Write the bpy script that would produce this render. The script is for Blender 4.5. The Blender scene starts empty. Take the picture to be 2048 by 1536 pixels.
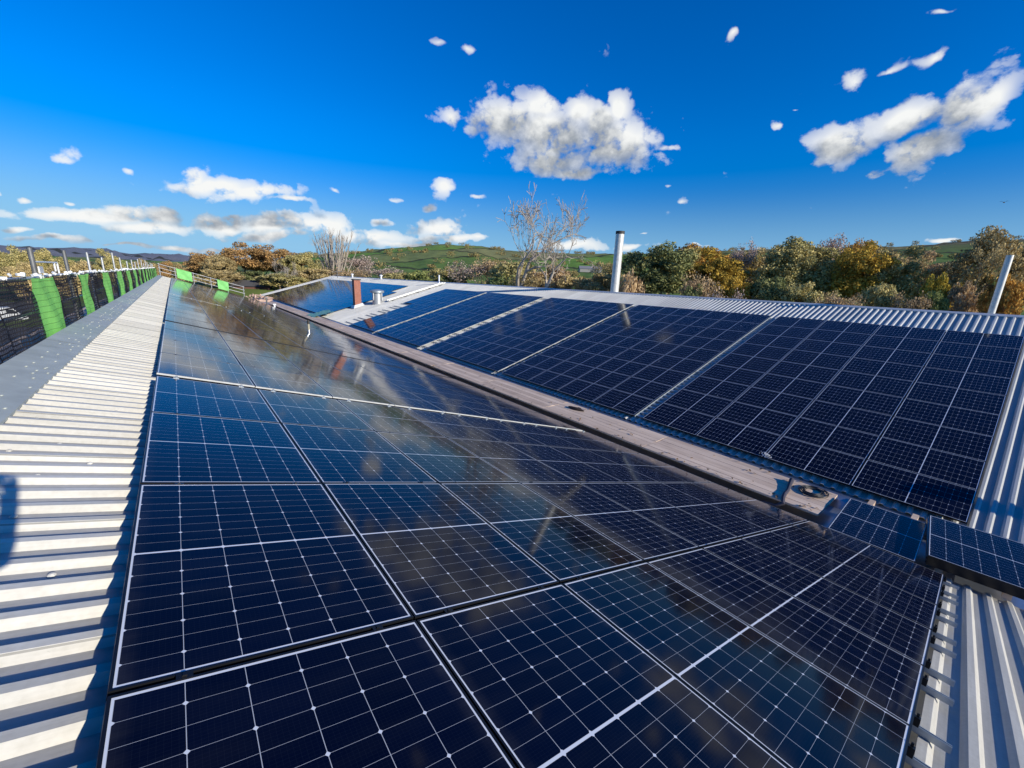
import bpy, math, random
import numpy as np
from mathutils import Vector, Matrix, Euler

scene = bpy.context.scene
COL = scene.collection
R_ = math.radians

# ------------------------------------------------------------------ camera
FPX = 811.81                      # focal length in pixels of a 2048 px wide frame
CAM = np.array([[0.7791804669, -0.1239529226, 0.6144212504],
                [-0.6254977574, -0.2169135710, 0.7494671829],
                [0.0403776598, -0.9682893037, -0.2465470928]])   # columns: right, down, forward
cam_data = bpy.data.cameras.new("camera")
cam_data.sensor_width = 36.0
cam_data.lens = FPX / 2048 * 36
cam_data.clip_start = 0.05
cam_data.clip_end = 20000
cam = bpy.data.objects.new("camera", cam_data)
M = Matrix.Identity(4)
for i in range(3):
    M[i][0] = CAM[i, 0]; M[i][1] = -CAM[i, 1]; M[i][2] = -CAM[i, 2]
cam.matrix_world = M
COL.objects.link(cam)
scene.camera = cam

# ------------------------------------------------------------------ sun + sky
SUN = Vector((0.2497, -0.9135, 0.3211)).normalized()
sun_el = math.asin(SUN.z); sun_az = math.atan2(SUN.x, SUN.y)
sd = bpy.data.lights.new("sun", 'SUN')
sd.energy = 4.6; sd.angle = R_(0.5); sd.color = (1.0, 0.945, 0.845)
so = bpy.data.objects.new("sun", sd)
so.rotation_euler = SUN.to_track_quat('Z', 'Y').to_euler()
COL.objects.link(so)
scene.view_settings.view_transform = 'Standard'
scene.view_settings.look = 'None'
scene.view_settings.gamma = 1.0
scene.view_settings.exposure = 0.22
scene.cycles.max_bounces = 8
scene.cycles.transparent_max_bounces = 16
scene.cycles.use_denoising = True

# each cloud puff: centre direction, two half axes (unit-sphere vectors), weight
CLOUDS = [(0.4776,0.8176,0.3216,0.0306,-0.0198,0.0028,-0.0058,-0.0097,0.0314,0.8000),
(0.5713,0.7555,0.3206,0.0742,-0.0637,0.0029,-0.0123,-0.0131,0.0486,1.0000),
(0.6487,0.7001,0.2984,0.0913,-0.0971,-0.0004,-0.0167,-0.0120,0.0583,1.0000),
(0.7359,0.5867,0.3380,0.0192,-0.0242,-0.0012,-0.0135,-0.0053,0.0362,1.0000),
(0.6842,0.6461,0.3381,0.0308,-0.0338,-0.0007,-0.0094,-0.0053,0.0277,1.0000),
(0.7406,0.6083,0.2854,0.0726,-0.0986,-0.0045,-0.0164,-0.0063,0.0509,1.0000),
(0.7159,0.6189,0.3232,0.0347,-0.0417,-0.0015,-0.0121,-0.0056,0.0352,1.0000),
(0.6210,0.7047,0.3431,0.0440,-0.0417,0.0006,-0.0105,-0.0085,0.0343,1.0000),
(0.6595,0.7073,0.2544,0.0866,-0.0922,0.0004,-0.0104,-0.0069,0.0423,0.9000),
(0.8099,0.5178,0.2755,0.0273,-0.0437,-0.0029,-0.0035,-0.0004,0.0109,0.7000),
(0.7028,0.6724,0.2322,0.0654,-0.0757,-0.0003,-0.0057,-0.0027,0.0239,0.8000),
(0.9513,0.1196,0.2841,0.0004,-0.0489,0.0146,0.0137,-0.0208,-0.0413,1.0000),
(0.9419,0.1914,0.2759,0.0073,-0.0659,0.0124,0.0124,-0.0161,-0.0339,1.0000),
(0.9318,0.2627,0.2504,0.0115,-0.0586,0.0114,0.0135,-0.0150,-0.0381,1.0000),
(0.9610,0.1547,0.2292,0.0060,-0.0551,0.0055,0.0095,-0.0130,-0.0340,1.0000),
(0.9585,0.2036,0.1998,0.0045,-0.0349,0.0104,0.0044,-0.0074,-0.0144,0.7000),
(0.9549,0.0923,0.2822,0.0042,-0.0281,-0.0065,-0.0105,0.0066,0.0313,1.0000),
(0.9216,0.1701,0.3488,0.0020,-0.0301,0.0080,0.0056,-0.0072,-0.0115,0.7500),
(0.9089,0.2475,0.3355,0.0040,-0.0275,0.0081,0.0083,-0.0082,-0.0171,0.7000),
(0.9159,0.2101,0.3421,0.0036,-0.0269,0.0058,0.0036,-0.0044,-0.0071,0.6000),
(0.7986,0.4212,0.4298,0.0058,-0.0206,0.0088,0.0093,-0.0056,-0.0121,0.7000),
(0.9049,0.1555,0.3963,0.0049,-0.0263,-0.0017,0.0029,-0.0029,-0.0054,0.5500),
(0.8879,0.3501,0.2984,0.0085,-0.0200,-0.0027,-0.0038,0.0006,0.0104,0.6500),
(0.8927,0.3232,0.3142,0.0061,-0.0151,-0.0023,-0.0019,0.0004,0.0050,0.5000),
(0.4885,0.7628,0.4236,0.0230,-0.0164,0.0019,-0.0043,-0.0061,0.0156,0.6000),
(0.4409,0.7921,0.4221,0.0344,-0.0221,0.0037,-0.0019,-0.0035,0.0084,0.5000),
(-0.0966,0.9830,0.1562,0.0336,0.0016,0.0068,0.0029,-0.0025,0.0164,0.8500),
(-0.0339,0.9882,0.1496,0.0175,-0.0000,0.0031,0.0015,-0.0015,0.0100,0.6000),
(0.0860,0.9857,0.1451,0.1102,-0.0183,0.0151,0.0019,-0.0031,0.0186,0.9500),
(0.0612,0.9858,0.1562,0.0394,-0.0042,0.0061,0.0022,-0.0035,0.0197,1.0000),
(0.1327,0.9808,0.1430,0.0892,-0.0180,0.0113,0.0013,-0.0026,0.0157,1.0000),
(0.1949,0.9710,0.1383,0.0487,-0.0119,0.0056,0.0005,-0.0015,0.0092,0.8000),
(0.2804,0.9448,0.1696,0.0220,-0.0073,0.0025,0.0001,-0.0023,0.0120,0.6000),
(0.4813,0.8554,0.1915,0.0426,-0.0262,0.0033,-0.0033,-0.0060,0.0324,0.8500),
(0.4513,0.8803,0.1462,0.0269,-0.0146,0.0021,-0.0010,-0.0025,0.0170,0.7000),
(0.5501,0.8162,0.1767,0.0254,-0.0181,0.0016,-0.0014,-0.0017,0.0119,0.6000),
(0.3929,0.9057,0.1592,0.0229,-0.0107,0.0021,-0.0004,-0.0016,0.0098,0.5000),
(0.8294,0.5190,0.2067,0.0173,-0.0282,-0.0011,-0.0023,-0.0000,0.0092,0.5000),
(0.8499,0.4975,0.1734,0.0107,-0.0185,-0.0005,-0.0026,0.0003,0.0113,0.5500),
(-0.1020,0.9920,0.0740,0.1052,0.0042,0.0132,0.0021,-0.0008,0.0131,1.0000),
(-0.0586,0.9944,0.0874,0.0403,0.0011,0.0053,0.0029,-0.0017,0.0190,1.0000),
(-0.0072,0.9963,0.0860,0.0412,-0.0010,0.0049,0.0025,-0.0017,0.0183,1.0000),
(-0.0364,0.9971,0.0662,0.0885,-0.0014,0.0095,0.0020,-0.0010,0.0140,0.9500),
(0.0797,0.9932,0.0847,0.0635,-0.0077,0.0066,0.0023,-0.0023,0.0222,1.0000),
(0.0981,0.9905,0.0965,0.0243,-0.0030,0.0027,0.0012,-0.0014,0.0125,1.0000),
(0.1791,0.9794,0.0930,0.1045,-0.0260,0.0097,0.0018,-0.0032,0.0263,1.0000),
(0.2555,0.9619,0.0973,0.0699,-0.0220,0.0061,0.0012,-0.0040,0.0311,1.0000),
(0.1644,0.9839,0.0699,0.1328,-0.0325,0.0110,0.0010,-0.0011,0.0124,0.9000),
(0.3259,0.9424,0.0758,0.1230,-0.0528,0.0086,0.0003,-0.0017,0.0174,1.0000),
(0.4825,0.8692,0.1080,0.0654,-0.0402,0.0042,-0.0013,-0.0025,0.0230,1.0000),
(0.5031,0.8599,0.0869,0.1182,-0.0818,0.0067,-0.0007,-0.0011,0.0139,0.9000),
(0.3699,0.9227,0.1090,0.0361,-0.0156,0.0028,-0.0001,-0.0016,0.0132,0.7500),
(0.4243,0.9027,0.0711,0.1515,-0.0891,0.0091,-0.0001,-0.0007,0.0096,0.8000),
(-0.1567,0.9837,0.0880,0.0165,0.0023,0.0026,0.0015,-0.0006,0.0086,0.7000),
(-0.1217,0.9886,0.0884,0.0151,0.0015,0.0022,0.0011,-0.0005,0.0067,0.6000),
(-0.1816,0.9790,0.0922,0.0116,0.0019,0.0020,0.0014,-0.0005,0.0076,0.7000),
(-0.1468,0.9886,0.0328,0.0973,0.0093,0.0091,0.0015,-0.0001,0.0091,0.8000),
(-0.0601,0.9976,0.0352,0.0860,0.0012,0.0073,0.0010,-0.0002,0.0066,0.7000),
(-0.1806,0.9827,0.0403,0.0437,0.0068,0.0047,0.0013,-0.0001,0.0073,0.7500),
(0.0072,0.9993,0.0366,0.0484,-0.0017,0.0038,0.0009,-0.0003,0.0070,0.8000),
(0.0826,0.9959,0.0379,0.0709,-0.0087,0.0052,0.0008,-0.0004,0.0074,0.8000),
(0.7280,0.6802,0.0855,0.0681,-0.0815,0.0025,-0.0020,-0.0001,0.0162,0.8500),
(0.8074,0.5837,0.0862,0.0383,-0.0573,0.0010,-0.0016,0.0004,0.0116,0.8000),
(0.5608,0.8228,0.0925,0.0393,-0.0284,0.0022,-0.0010,-0.0010,0.0140,0.7500),
(0.9895,0.1114,0.0925,0.0033,-0.0337,-0.0012,-0.0007,0.0013,0.0062,0.9000),
(0.8204,0.5602,0.1147,0.0183,-0.0279,0.0002,-0.0010,0.0002,0.0061,0.5000),
(0.8815,0.4630,0.0929,0.0192,-0.0386,0.0001,-0.0009,0.0005,0.0060,0.7000),
(-0.2455,0.9684,0.0428,0.0525,0.0115,0.0066,0.0027,-0.0001,0.0146,0.9000),
(-0.2177,0.9681,0.1237,0.0308,0.0055,0.0068,0.0026,-0.0011,0.0128,0.8000),
(0.9827,-0.0006,0.1851,0.0004,-0.0369,-0.0062,-0.0037,0.0044,0.0187,0.8000),
(0.9642,-0.0195,0.2644,0.0014,-0.0436,-0.0120,-0.0093,0.0084,0.0323,0.8000),
(0.8571,0.1731,0.4852,0.0114,-0.0560,-0.0036,0.0141,-0.0127,-0.0213,0.8000),
(0.6589,0.5054,0.5572,0.0476,-0.0589,-0.0080,-0.0113,-0.0049,0.0173,0.6000)]
WSTR = 0.10

world = bpy.data.worlds.new("World")
scene.world = world
world.use_nodes = True


def M1(nt, op, a, b=None, c=None):
    n = nt.nodes.new('ShaderNodeMath'); n.operation = op
    for i, v in enumerate((a, b, c)):
        if v is None: continue
        if isinstance(v, (int, float)): n.inputs[i].default_value = v
        else: nt.links.new(v, n.inputs[i])
    return n.outputs[0]

def build_world():
    nt = world.node_tree; nt.nodes.clear(); N = nt.nodes.new; Lk = nt.links.new
    # density group
    g = bpy.data.node_groups.new("cloud_density", 'ShaderNodeTree')
    g.interface.new_socket("Vector", in_out='INPUT', socket_type='NodeSocketVector')
    g.interface.new_socket("Density", in_out='OUTPUT', socket_type='NodeSocketFloat')
    gi = g.nodes.new('NodeGroupInput'); go = g.nodes.new('NodeGroupOutput')
    # gentle domain warp
    wn = g.nodes.new('ShaderNodeTexNoise'); wn.inputs['Scale'].default_value = 9; wn.inputs['Detail'].default_value = 3
    g.links.new(gi.outputs[0], wn.inputs['Vector'])
    wsub = g.nodes.new('ShaderNodeVectorMath'); wsub.operation = 'SUBTRACT'; wsub.inputs[1].default_value = (.5, .5, .5)
    g.links.new(wn.outputs['Color'], wsub.inputs[0])
    wma = g.nodes.new('ShaderNodeVectorMath'); wma.operation = 'MULTIPLY_ADD'; wma.inputs[1].default_value = (.085, .085, .050)
    g.links.new(wsub.outputs[0], wma.inputs[0]); g.links.new(gi.outputs[0], wma.inputs[2])
    V = wma.outputs[0]
    acc = None
    for c in CLOUDS:
        C = Vector(c[0:3]); A = Vector(c[3:6]); B = Vector(c[6:9]); w = c[9]
        ra = A.length; a = A.normalized()
        b = (B - a * B.dot(a)); rb = b.length; b.normalize()
        n = a.cross(b)
        rot = Matrix((a, b, n)).transposed().to_euler('XYZ')
        mp = g.nodes.new('ShaderNodeMapping'); mp.vector_type = 'TEXTURE'
        mp.inputs['Location'].default_value = C; mp.inputs['Rotation'].default_value = rot
        mp.inputs['Scale'].default_value = (ra * 1.1, rb * 1.12, 0.5)
        g.links.new(V, mp.inputs['Vector'])
        ln = g.nodes.new('ShaderNodeVectorMath'); ln.operation = 'LENGTH'
        g.links.new(mp.outputs[0], ln.inputs[0])
        ma = g.nodes.new('ShaderNodeMath'); ma.operation = 'MULTIPLY_ADD'
        ma.inputs[1].default_value = -1.0; ma.inputs[2].default_value = w
        g.links.new(ln.outputs['Value'], ma.inputs[0])
        if acc is None: acc = ma.outputs[0]
        else:
            mx = g.nodes.new('ShaderNodeMath'); mx.operation = 'SMOOTH_MAX'; mx.inputs[2].default_value = 0.25
            g.links.new(acc, mx.inputs[0]); g.links.new(ma.outputs[0], mx.inputs[1]); acc = mx.outputs[0]
    n1 = g.nodes.new('ShaderNodeTexNoise'); n1.inputs['Scale'].default_value = 17; n1.inputs['Detail'].default_value = 8
    n1.inputs['Roughness'].default_value = 0.60
    st = g.nodes.new('ShaderNodeVectorMath'); st.operation = 'MULTIPLY'; st.inputs[1].default_value = (1, 1, 1.35)
    g.links.new(gi.outputs[0], st.inputs[0]); g.links.new(st.outputs[0], n1.inputs['Vector'])
    vo = g.nodes.new('ShaderNodeTexVoronoi'); vo.feature = 'F1'; vo.inputs['Scale'].default_value = 30; vo.inputs['Detail'].default_value = 1.5
    vo.inputs['Roughness'].default_value = .5; vo.inputs['Lacunarity'].default_value = 2.4; vo.normalize = False
    vw = g.nodes.new('ShaderNodeVectorMath'); vw.operation = 'MULTIPLY_ADD'; vw.inputs[1].default_value = (.04, .04, .04)
    g.links.new(n1.outputs['Color'], vw.inputs[0]); g.links.new(gi.outputs[0], vw.inputs[2]); g.links.new(vw.outputs[0], vo.inputs['Vector'])
    nz = M1(g, 'ADD', M1(g, 'MULTIPLY_ADD', n1.outputs['Fac'], 4.4, -2.2), M1(g, 'MULTIPLY_ADD', vo.outputs['Distance'], -1.3, 0.62))
    body = g.nodes.new('ShaderNodeMapRange'); body.interpolation_type = 'SMOOTHSTEP'
    body.inputs['From Min'].default_value = -0.55; body.inputs['From Max'].default_value = 0.55
    g.links.new(acc, body.inputs['Value'])
    g.interface.new_socket("Noise", in_out='OUTPUT', socket_type='NodeSocketFloat')
    g.interface.new_socket("Core", in_out='OUTPUT', socket_type='NodeSocketFloat')
    g.links.new(body.outputs[0], go.inputs[0]); g.links.new(nz, go.inputs[1]); g.links.new(acc, go.inputs[2])

    tc = N('ShaderNodeTexCoord')
    d0 = N('ShaderNodeGroup'); d0.node_tree = g
    Lk(tc.outputs['Generated'], d0.inputs[0])
    off = N('ShaderNodeVectorMath'); off.operation = 'ADD'; off.inputs[1].default_value = (0.030, -0.014, 0.050)
    Lk(tc.outputs['Generated'], off.inputs[0])
    d1 = N('ShaderNodeGroup'); d1.node_tree = g
    Lk(off.outputs[0], d1.inputs[0])
    amp = M1(nt, 'MULTIPLY_ADD', M1(nt, 'POWER', d0.outputs[0], 3.0), -0.70, 1.25)          # ragged at the rim, solid in the middle
    dens = M1(nt, 'ADD', M1(nt, 'MULTIPLY_ADD', d0.outputs[0], 1.75, -0.80), M1(nt, 'MULTIPLY', d0.outputs[1], amp))
    al = N('ShaderNodeMapRange'); al.interpolation_type = 'SMOOTHSTEP'
    al.inputs['From Min'].default_value = 0.0; al.inputs['From Max'].default_value = 0.66
    Lk(dens, al.inputs['Value'])
    bd = N('ShaderNodeMapRange'); bd.inputs['From Min'].default_value = 0.02; bd.inputs['From Max'].default_value = 0.68; bd.inputs['To Min'].default_value = 0.30
    Lk(d0.outputs[2], bd.inputs['Value'])
    alm = N('ShaderNodeMath'); alm.operation = 'MULTIPLY'; Lk(al.outputs[0], alm.inputs[0]); Lk(bd.outputs[0], alm.inputs[1])
    # light reaches a point through less cloud near the sunward edge; billows turned to the sun are brighter
    lit0 = M1(nt, 'ADD', M1(nt, 'MULTIPLY_ADD', d1.outputs[0], -0.80, 1.02), M1(nt, 'MULTIPLY', M1(nt, 'SUBTRACT', d0.outputs[1], d1.outputs[1]), .24))
    lit = N('ShaderNodeMapRange'); lit.interpolation_type = 'SMOOTHSTEP'
    lit.inputs['From Min'].default_value = -0.10; lit.inputs['From Max'].default_value = 0.95
    Lk(lit0, lit.inputs['Value'])
    cr = N('ShaderNodeMix'); cr.data_type = 'RGBA'
    cr.inputs['A'].default_value = (0.25 / WSTR, 0.285 / WSTR, 0.335 / WSTR, 1)
    cr.inputs['B'].default_value = (0.80 / WSTR, 0.81 / WSTR, 0.80 / WSTR, 1)
    Lk(lit.outputs[0], cr.inputs['Factor'])
    sky = N('ShaderNodeTexSky'); sky.sky_type = 'NISHITA'; sky.sun_disc = False
    sky.sun_elevation = sun_el; sky.sun_rotation = sun_az
    sky.altitude = 600; sky.air_density = 1.1; sky.dust_density = 0.0; sky.ozone_density = 4.5
    hs = N('ShaderNodeHueSaturation'); hs.inputs['Saturation'].default_value = 1.42; hs.inputs['Value'].default_value = 1.42; hs.inputs['Hue'].default_value = 0.517
    Lk(sky.outputs[0], hs.inputs['Color'])
    sep = N('ShaderNodeSeparateXYZ'); Lk(tc.outputs['Generated'], sep.inputs[0])
    hzr = N('ShaderNodeMapRange'); hzr.interpolation_type = 'SMOOTHSTEP'; hzr.inputs['From Max'].default_value = 0.30
    hzr.inputs['To Min'].default_value = 0.75; hzr.inputs['To Max'].default_value = 1.42
    Lk(sep.outputs[2], hzr.inputs['Value']); Lk(hzr.outputs[0], hs.inputs['Value'])
    hf = N('ShaderNodeMapRange'); hf.interpolation_type = 'SMOOTHSTEP'; hf.inputs['From Max'].default_value = 0.20; hf.inputs['To Min'].default_value = 0.85; hf.inputs['To Max'].default_value = 0.0
    Lk(sep.outputs[2], hf.inputs['Value'])
    hm = N('ShaderNodeMix'); hm.data_type = 'RGBA'; hm.inputs['B'].default_value = (0.185 / WSTR, 0.43 / WSTR, 0.74 / WSTR, 1)
    Lk(hf.outputs[0], hm.inputs['Factor']); Lk(hs.outputs[0], hm.inputs['A'])
    mix = N('ShaderNodeMix'); mix.data_type = 'RGBA'
    Lk(alm.outputs[0], mix.inputs['Factor']); Lk(hm.outputs['Result'], mix.inputs['A']); Lk(cr.outputs['Result'], mix.inputs['B'])
    bg = N('ShaderNodeBackground'); bg.inputs['Strength'].default_value = WSTR
    out = N('ShaderNodeOutputWorld')
    Lk(mix.outputs['Result'], bg.inputs['Color']); Lk(bg.outputs[0], out.inputs['Surface'])


build_world()
world.cycles.sampling_method = 'MANUAL'
world.cycles.sample_map_resolution = 512

# ------------------------------------------------------------------ helpers
def ray(px, py):
    v = CAM @ np.array([px - 1024.0, py - 768.0, FPX]); return v / np.linalg.norm(v)

def at(px, py, dist):
    """the point seen at a pixel of the 2048 px photograph, a given horizontal distance away"""
    r = ray(px, py); return Vector(r * (dist / math.hypot(r[0], r[1])))

def mesh_from(name, V, F, mats, fmat=None, smooth=False, uv=None):
    me = bpy.data.meshes.new(name)
    V = np.asarray(V, dtype=np.float32)
    lens = np.array([len(f) for f in F], dtype=np.int32) if not isinstance(F, np.ndarray) else np.full(len(F), F.shape[1], np.int32)
    idx = np.concatenate([np.asarray(f, dtype=np.int32) for f in F]) if not isinstance(F, np.ndarray) else F.astype(np.int32).ravel()
    me.vertices.add(len(V)); me.vertices.foreach_set('co', V.ravel())
    me.loops.add(len(idx)); me.loops.foreach_set('vertex_index', idx)
    me.polygons.add(len(lens))
    st = np.zeros(len(lens), np.int32); st[1:] = np.cumsum(lens)[:-1]
    me.polygons.foreach_set('loop_start', st)
    if uv is not None:
        l = me.uv_layers.new(name='UVMap'); l.data.foreach_set('uv', np.asarray(uv, np.float32).ravel())
    for m in mats: me.materials.append(m)
    if fmat is not None: me.polygons.foreach_set('material_index', np.asarray(fmat, np.int32))
    me.polygons.foreach_set('use_smooth', np.full(len(lens), bool(smooth)))
    me.update(calc_edges=True)
    me.validate()
    return me

class MB:
    """collects boxes, tubes and sheets; build() links them as ONE mesh object"""
    def __init__(s): s.V = []; s.F = []; s.n = 0
    def add(s, V, F):
        s.V += [tuple(v) for v in V]; s.F += [[i + s.n for i in f] for f in F]; s.n += len(V)
    def box(s, c, size, rot=None):
        h = [x / 2 for x in size]; P = []
        for z in (-1, 1):
            for (x, y) in ((-1, -1), (1, -1), (1, 1), (-1, 1)):
                p = Vector((x * h[0], y * h[1], z * h[2]))
                if rot is not None: p = rot @ p
                P.append(p + Vector(c))
        s.add(P, [[3, 2, 1, 0], [4, 5, 6, 7], [0, 1, 5, 4], [1, 2, 6, 5], [2, 3, 7, 6], [3, 0, 4, 7]])
    def tube(s, pts, rad, n=8, caps=True):
        pts = [Vector(p) for p in pts]
        rad = rad if isinstance(rad, (list, tuple)) else [rad] * len(pts)
        rings = []; up = None
        for i, p in enumerate(pts):
            d = (pts[min(i + 1, len(pts) - 1)] - pts[max(i - 1, 0)]).normalized()
            if up is None:
                up = Vector((0, 0, 1)) if abs(d.z) < .9 else Vector((1, 0, 0))
            a = d.cross(up).normalized(); b = a.cross(d).normalized(); up = b
            rings.append([p + a * (rad[i] * math.cos(2 * math.pi * k / n)) + b * (rad[i] * math.sin(2 * math.pi * k / n)) for k in range(n)])
        V = [v for r in rings for v in r]; F = []
        for i in range(len(pts) - 1):
            for k in range(n):
                F.append([i * n + k, i * n + (k + 1) % n, (i + 1) * n + (k + 1) % n, (i + 1) * n + k])
        if caps: F.append(list(range(n))[::-1]); F.append([(len(pts) - 1) * n + k for k in range(n)])
        s.add(V, F)
    def lathe(s, c, prof, n=20):
        V = []; F = []
        for (r, z) in prof:
            for k in range(n):
                a = 2 * math.pi * k / n; V.append((c[0] + r * math.cos(a), c[1] + r * math.sin(a), c[2] + z))
        for i in range(len(prof) - 1):
            for k in range(n):
                F.append([i * n + k, i * n + (k + 1) % n, (i + 1) * n + (k + 1) % n, (i + 1) * n + k])
        F.append(list(range(n))[::-1]); F.append([(len(prof) - 1) * n + k for k in range(n)])
        s.add(V, F)
    def quad(s, a, b, c, d): s.add([a, b, c, d], [[0, 1, 2, 3]])
    def build(s, name, mat, parent=None, smooth=False):
        me = mesh_from(name, s.V, s.F, [mat], smooth=smooth)
        if smooth:
            try: me.set_sharp_from_angle(angle=R_(40))
            except Exception: pass
        o = bpy.data.objects.new(name, me); COL.objects.link(o)
        if parent is not None: o.parent = parent
        return o

def tag(o, label=None, cat=None, group=None, kind=None):
    if label: o['label'] = label
    if cat: o['category'] = cat
    if group: o['group'] = group
    if kind: o['kind'] = kind
    return o

def empty(name, loc=(0, 0, 0), label=None, cat=None, group=None, rot=(0, 0, 0)):
    o = bpy.data.objects.new(name, None); COL.objects.link(o)
    o.location = loc; o.rotation_euler = rot; o.empty_display_size = .2
    return tag(o, label, cat, group)

def copy_tree(o, parent=None):
    c = o.copy(); COL.objects.link(c); c.parent = parent
    for ch in list(o.children): copy_tree(ch, c)
    return c

ORD = ['first', 'second', 'third', 'fourth', 'fifth', 'sixth', 'seventh', 'eighth', 'ninth', 'tenth', 'eleventh', 'twelfth', 'thirteenth',
       'fourteenth', 'fifteenth', 'sixteenth', 'seventeenth', 'eighteenth', 'nineteenth', 'twentieth']
def ordn(i):
    if i < 20: return ORD[i]
    t = {2: 'twenty', 3: 'thirty', 4: 'forty'}[(i + 1) // 10]
    u = (i + 1) % 10
    return {2: 'twentieth', 3: 'thirtieth', 4: 'fortieth'}[(i + 1) // 10] if u == 0 else t + '-' + ORD[u - 1]

# ------------------------------------------------------------------ materials
def new_mat(name):
    m = bpy.data.materials.new(name); m.use_nodes = True
    nt = m.node_tree; b = nt.nodes['Principled BSDF']
    return m, nt, b

def mat(name, col, rough=.5, metal=0.0, noise=None, amount=.25, spec=.5, bump=0.0, bscale=None):
    """plain material with position-based mottling"""
    m, nt, b = new_mat(name)
    b.inputs['Roughness'].default_value = rough; b.inputs['Metallic'].default_value = metal
    b.inputs['Specular IOR Level'].default_value = spec
    b.inputs['Base Color'].default_value = (*col, 1)
    if noise:
        tc = nt.nodes.new('ShaderNodeTexCoord')
        n = nt.nodes.new('ShaderNodeTexNoise'); n.inputs['Scale'].default_value = noise; n.inputs['Detail'].default_value = 6
        n.inputs['Roughness'].default_value = .65
        nt.links.new(tc.outputs['Object'], n.inputs['Vector'])
        mr = nt.nodes.new('ShaderNodeMapRange'); mr.inputs['From Min'].default_value = .25; mr.inputs['From Max'].default_value = .75
        mr.inputs['To Min'].default_value = 1 - amount; mr.inputs['To Max'].default_value = 1 + amount
        nt.links.new(n.outputs['Fac'], mr.inputs['Value'])
        mu = nt.nodes.new('ShaderNodeVectorMath'); mu.operation = 'SCALE'; mu.inputs[0].default_value = col
        nt.links.new(mr.outputs[0], mu.inputs['Scale']); nt.links.new(mu.outputs[0], b.inputs['Base Color'])
        if bump:
            bp = nt.nodes.new('ShaderNodeBump'); bp.inputs['Strength'].default_value = bump; bp.inputs['Distance'].default_value = .02
            n2 = nt.nodes.new('ShaderNodeTexNoise'); n2.inputs['Scale'].default_value = bscale or noise * 3; n2.inputs['Detail'].default_value = 5
            nt.links.new(tc.outputs['Object'], n2.inputs['Vector'])
            nt.links.new(n2.outputs['Fac'], bp.inputs['Height']); nt.links.new(bp.outputs[0], b.inputs['Normal'])
    return m

PW, PL, PT = 1.134, 1.722, 0.035       # module: short side, long side, thickness

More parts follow.
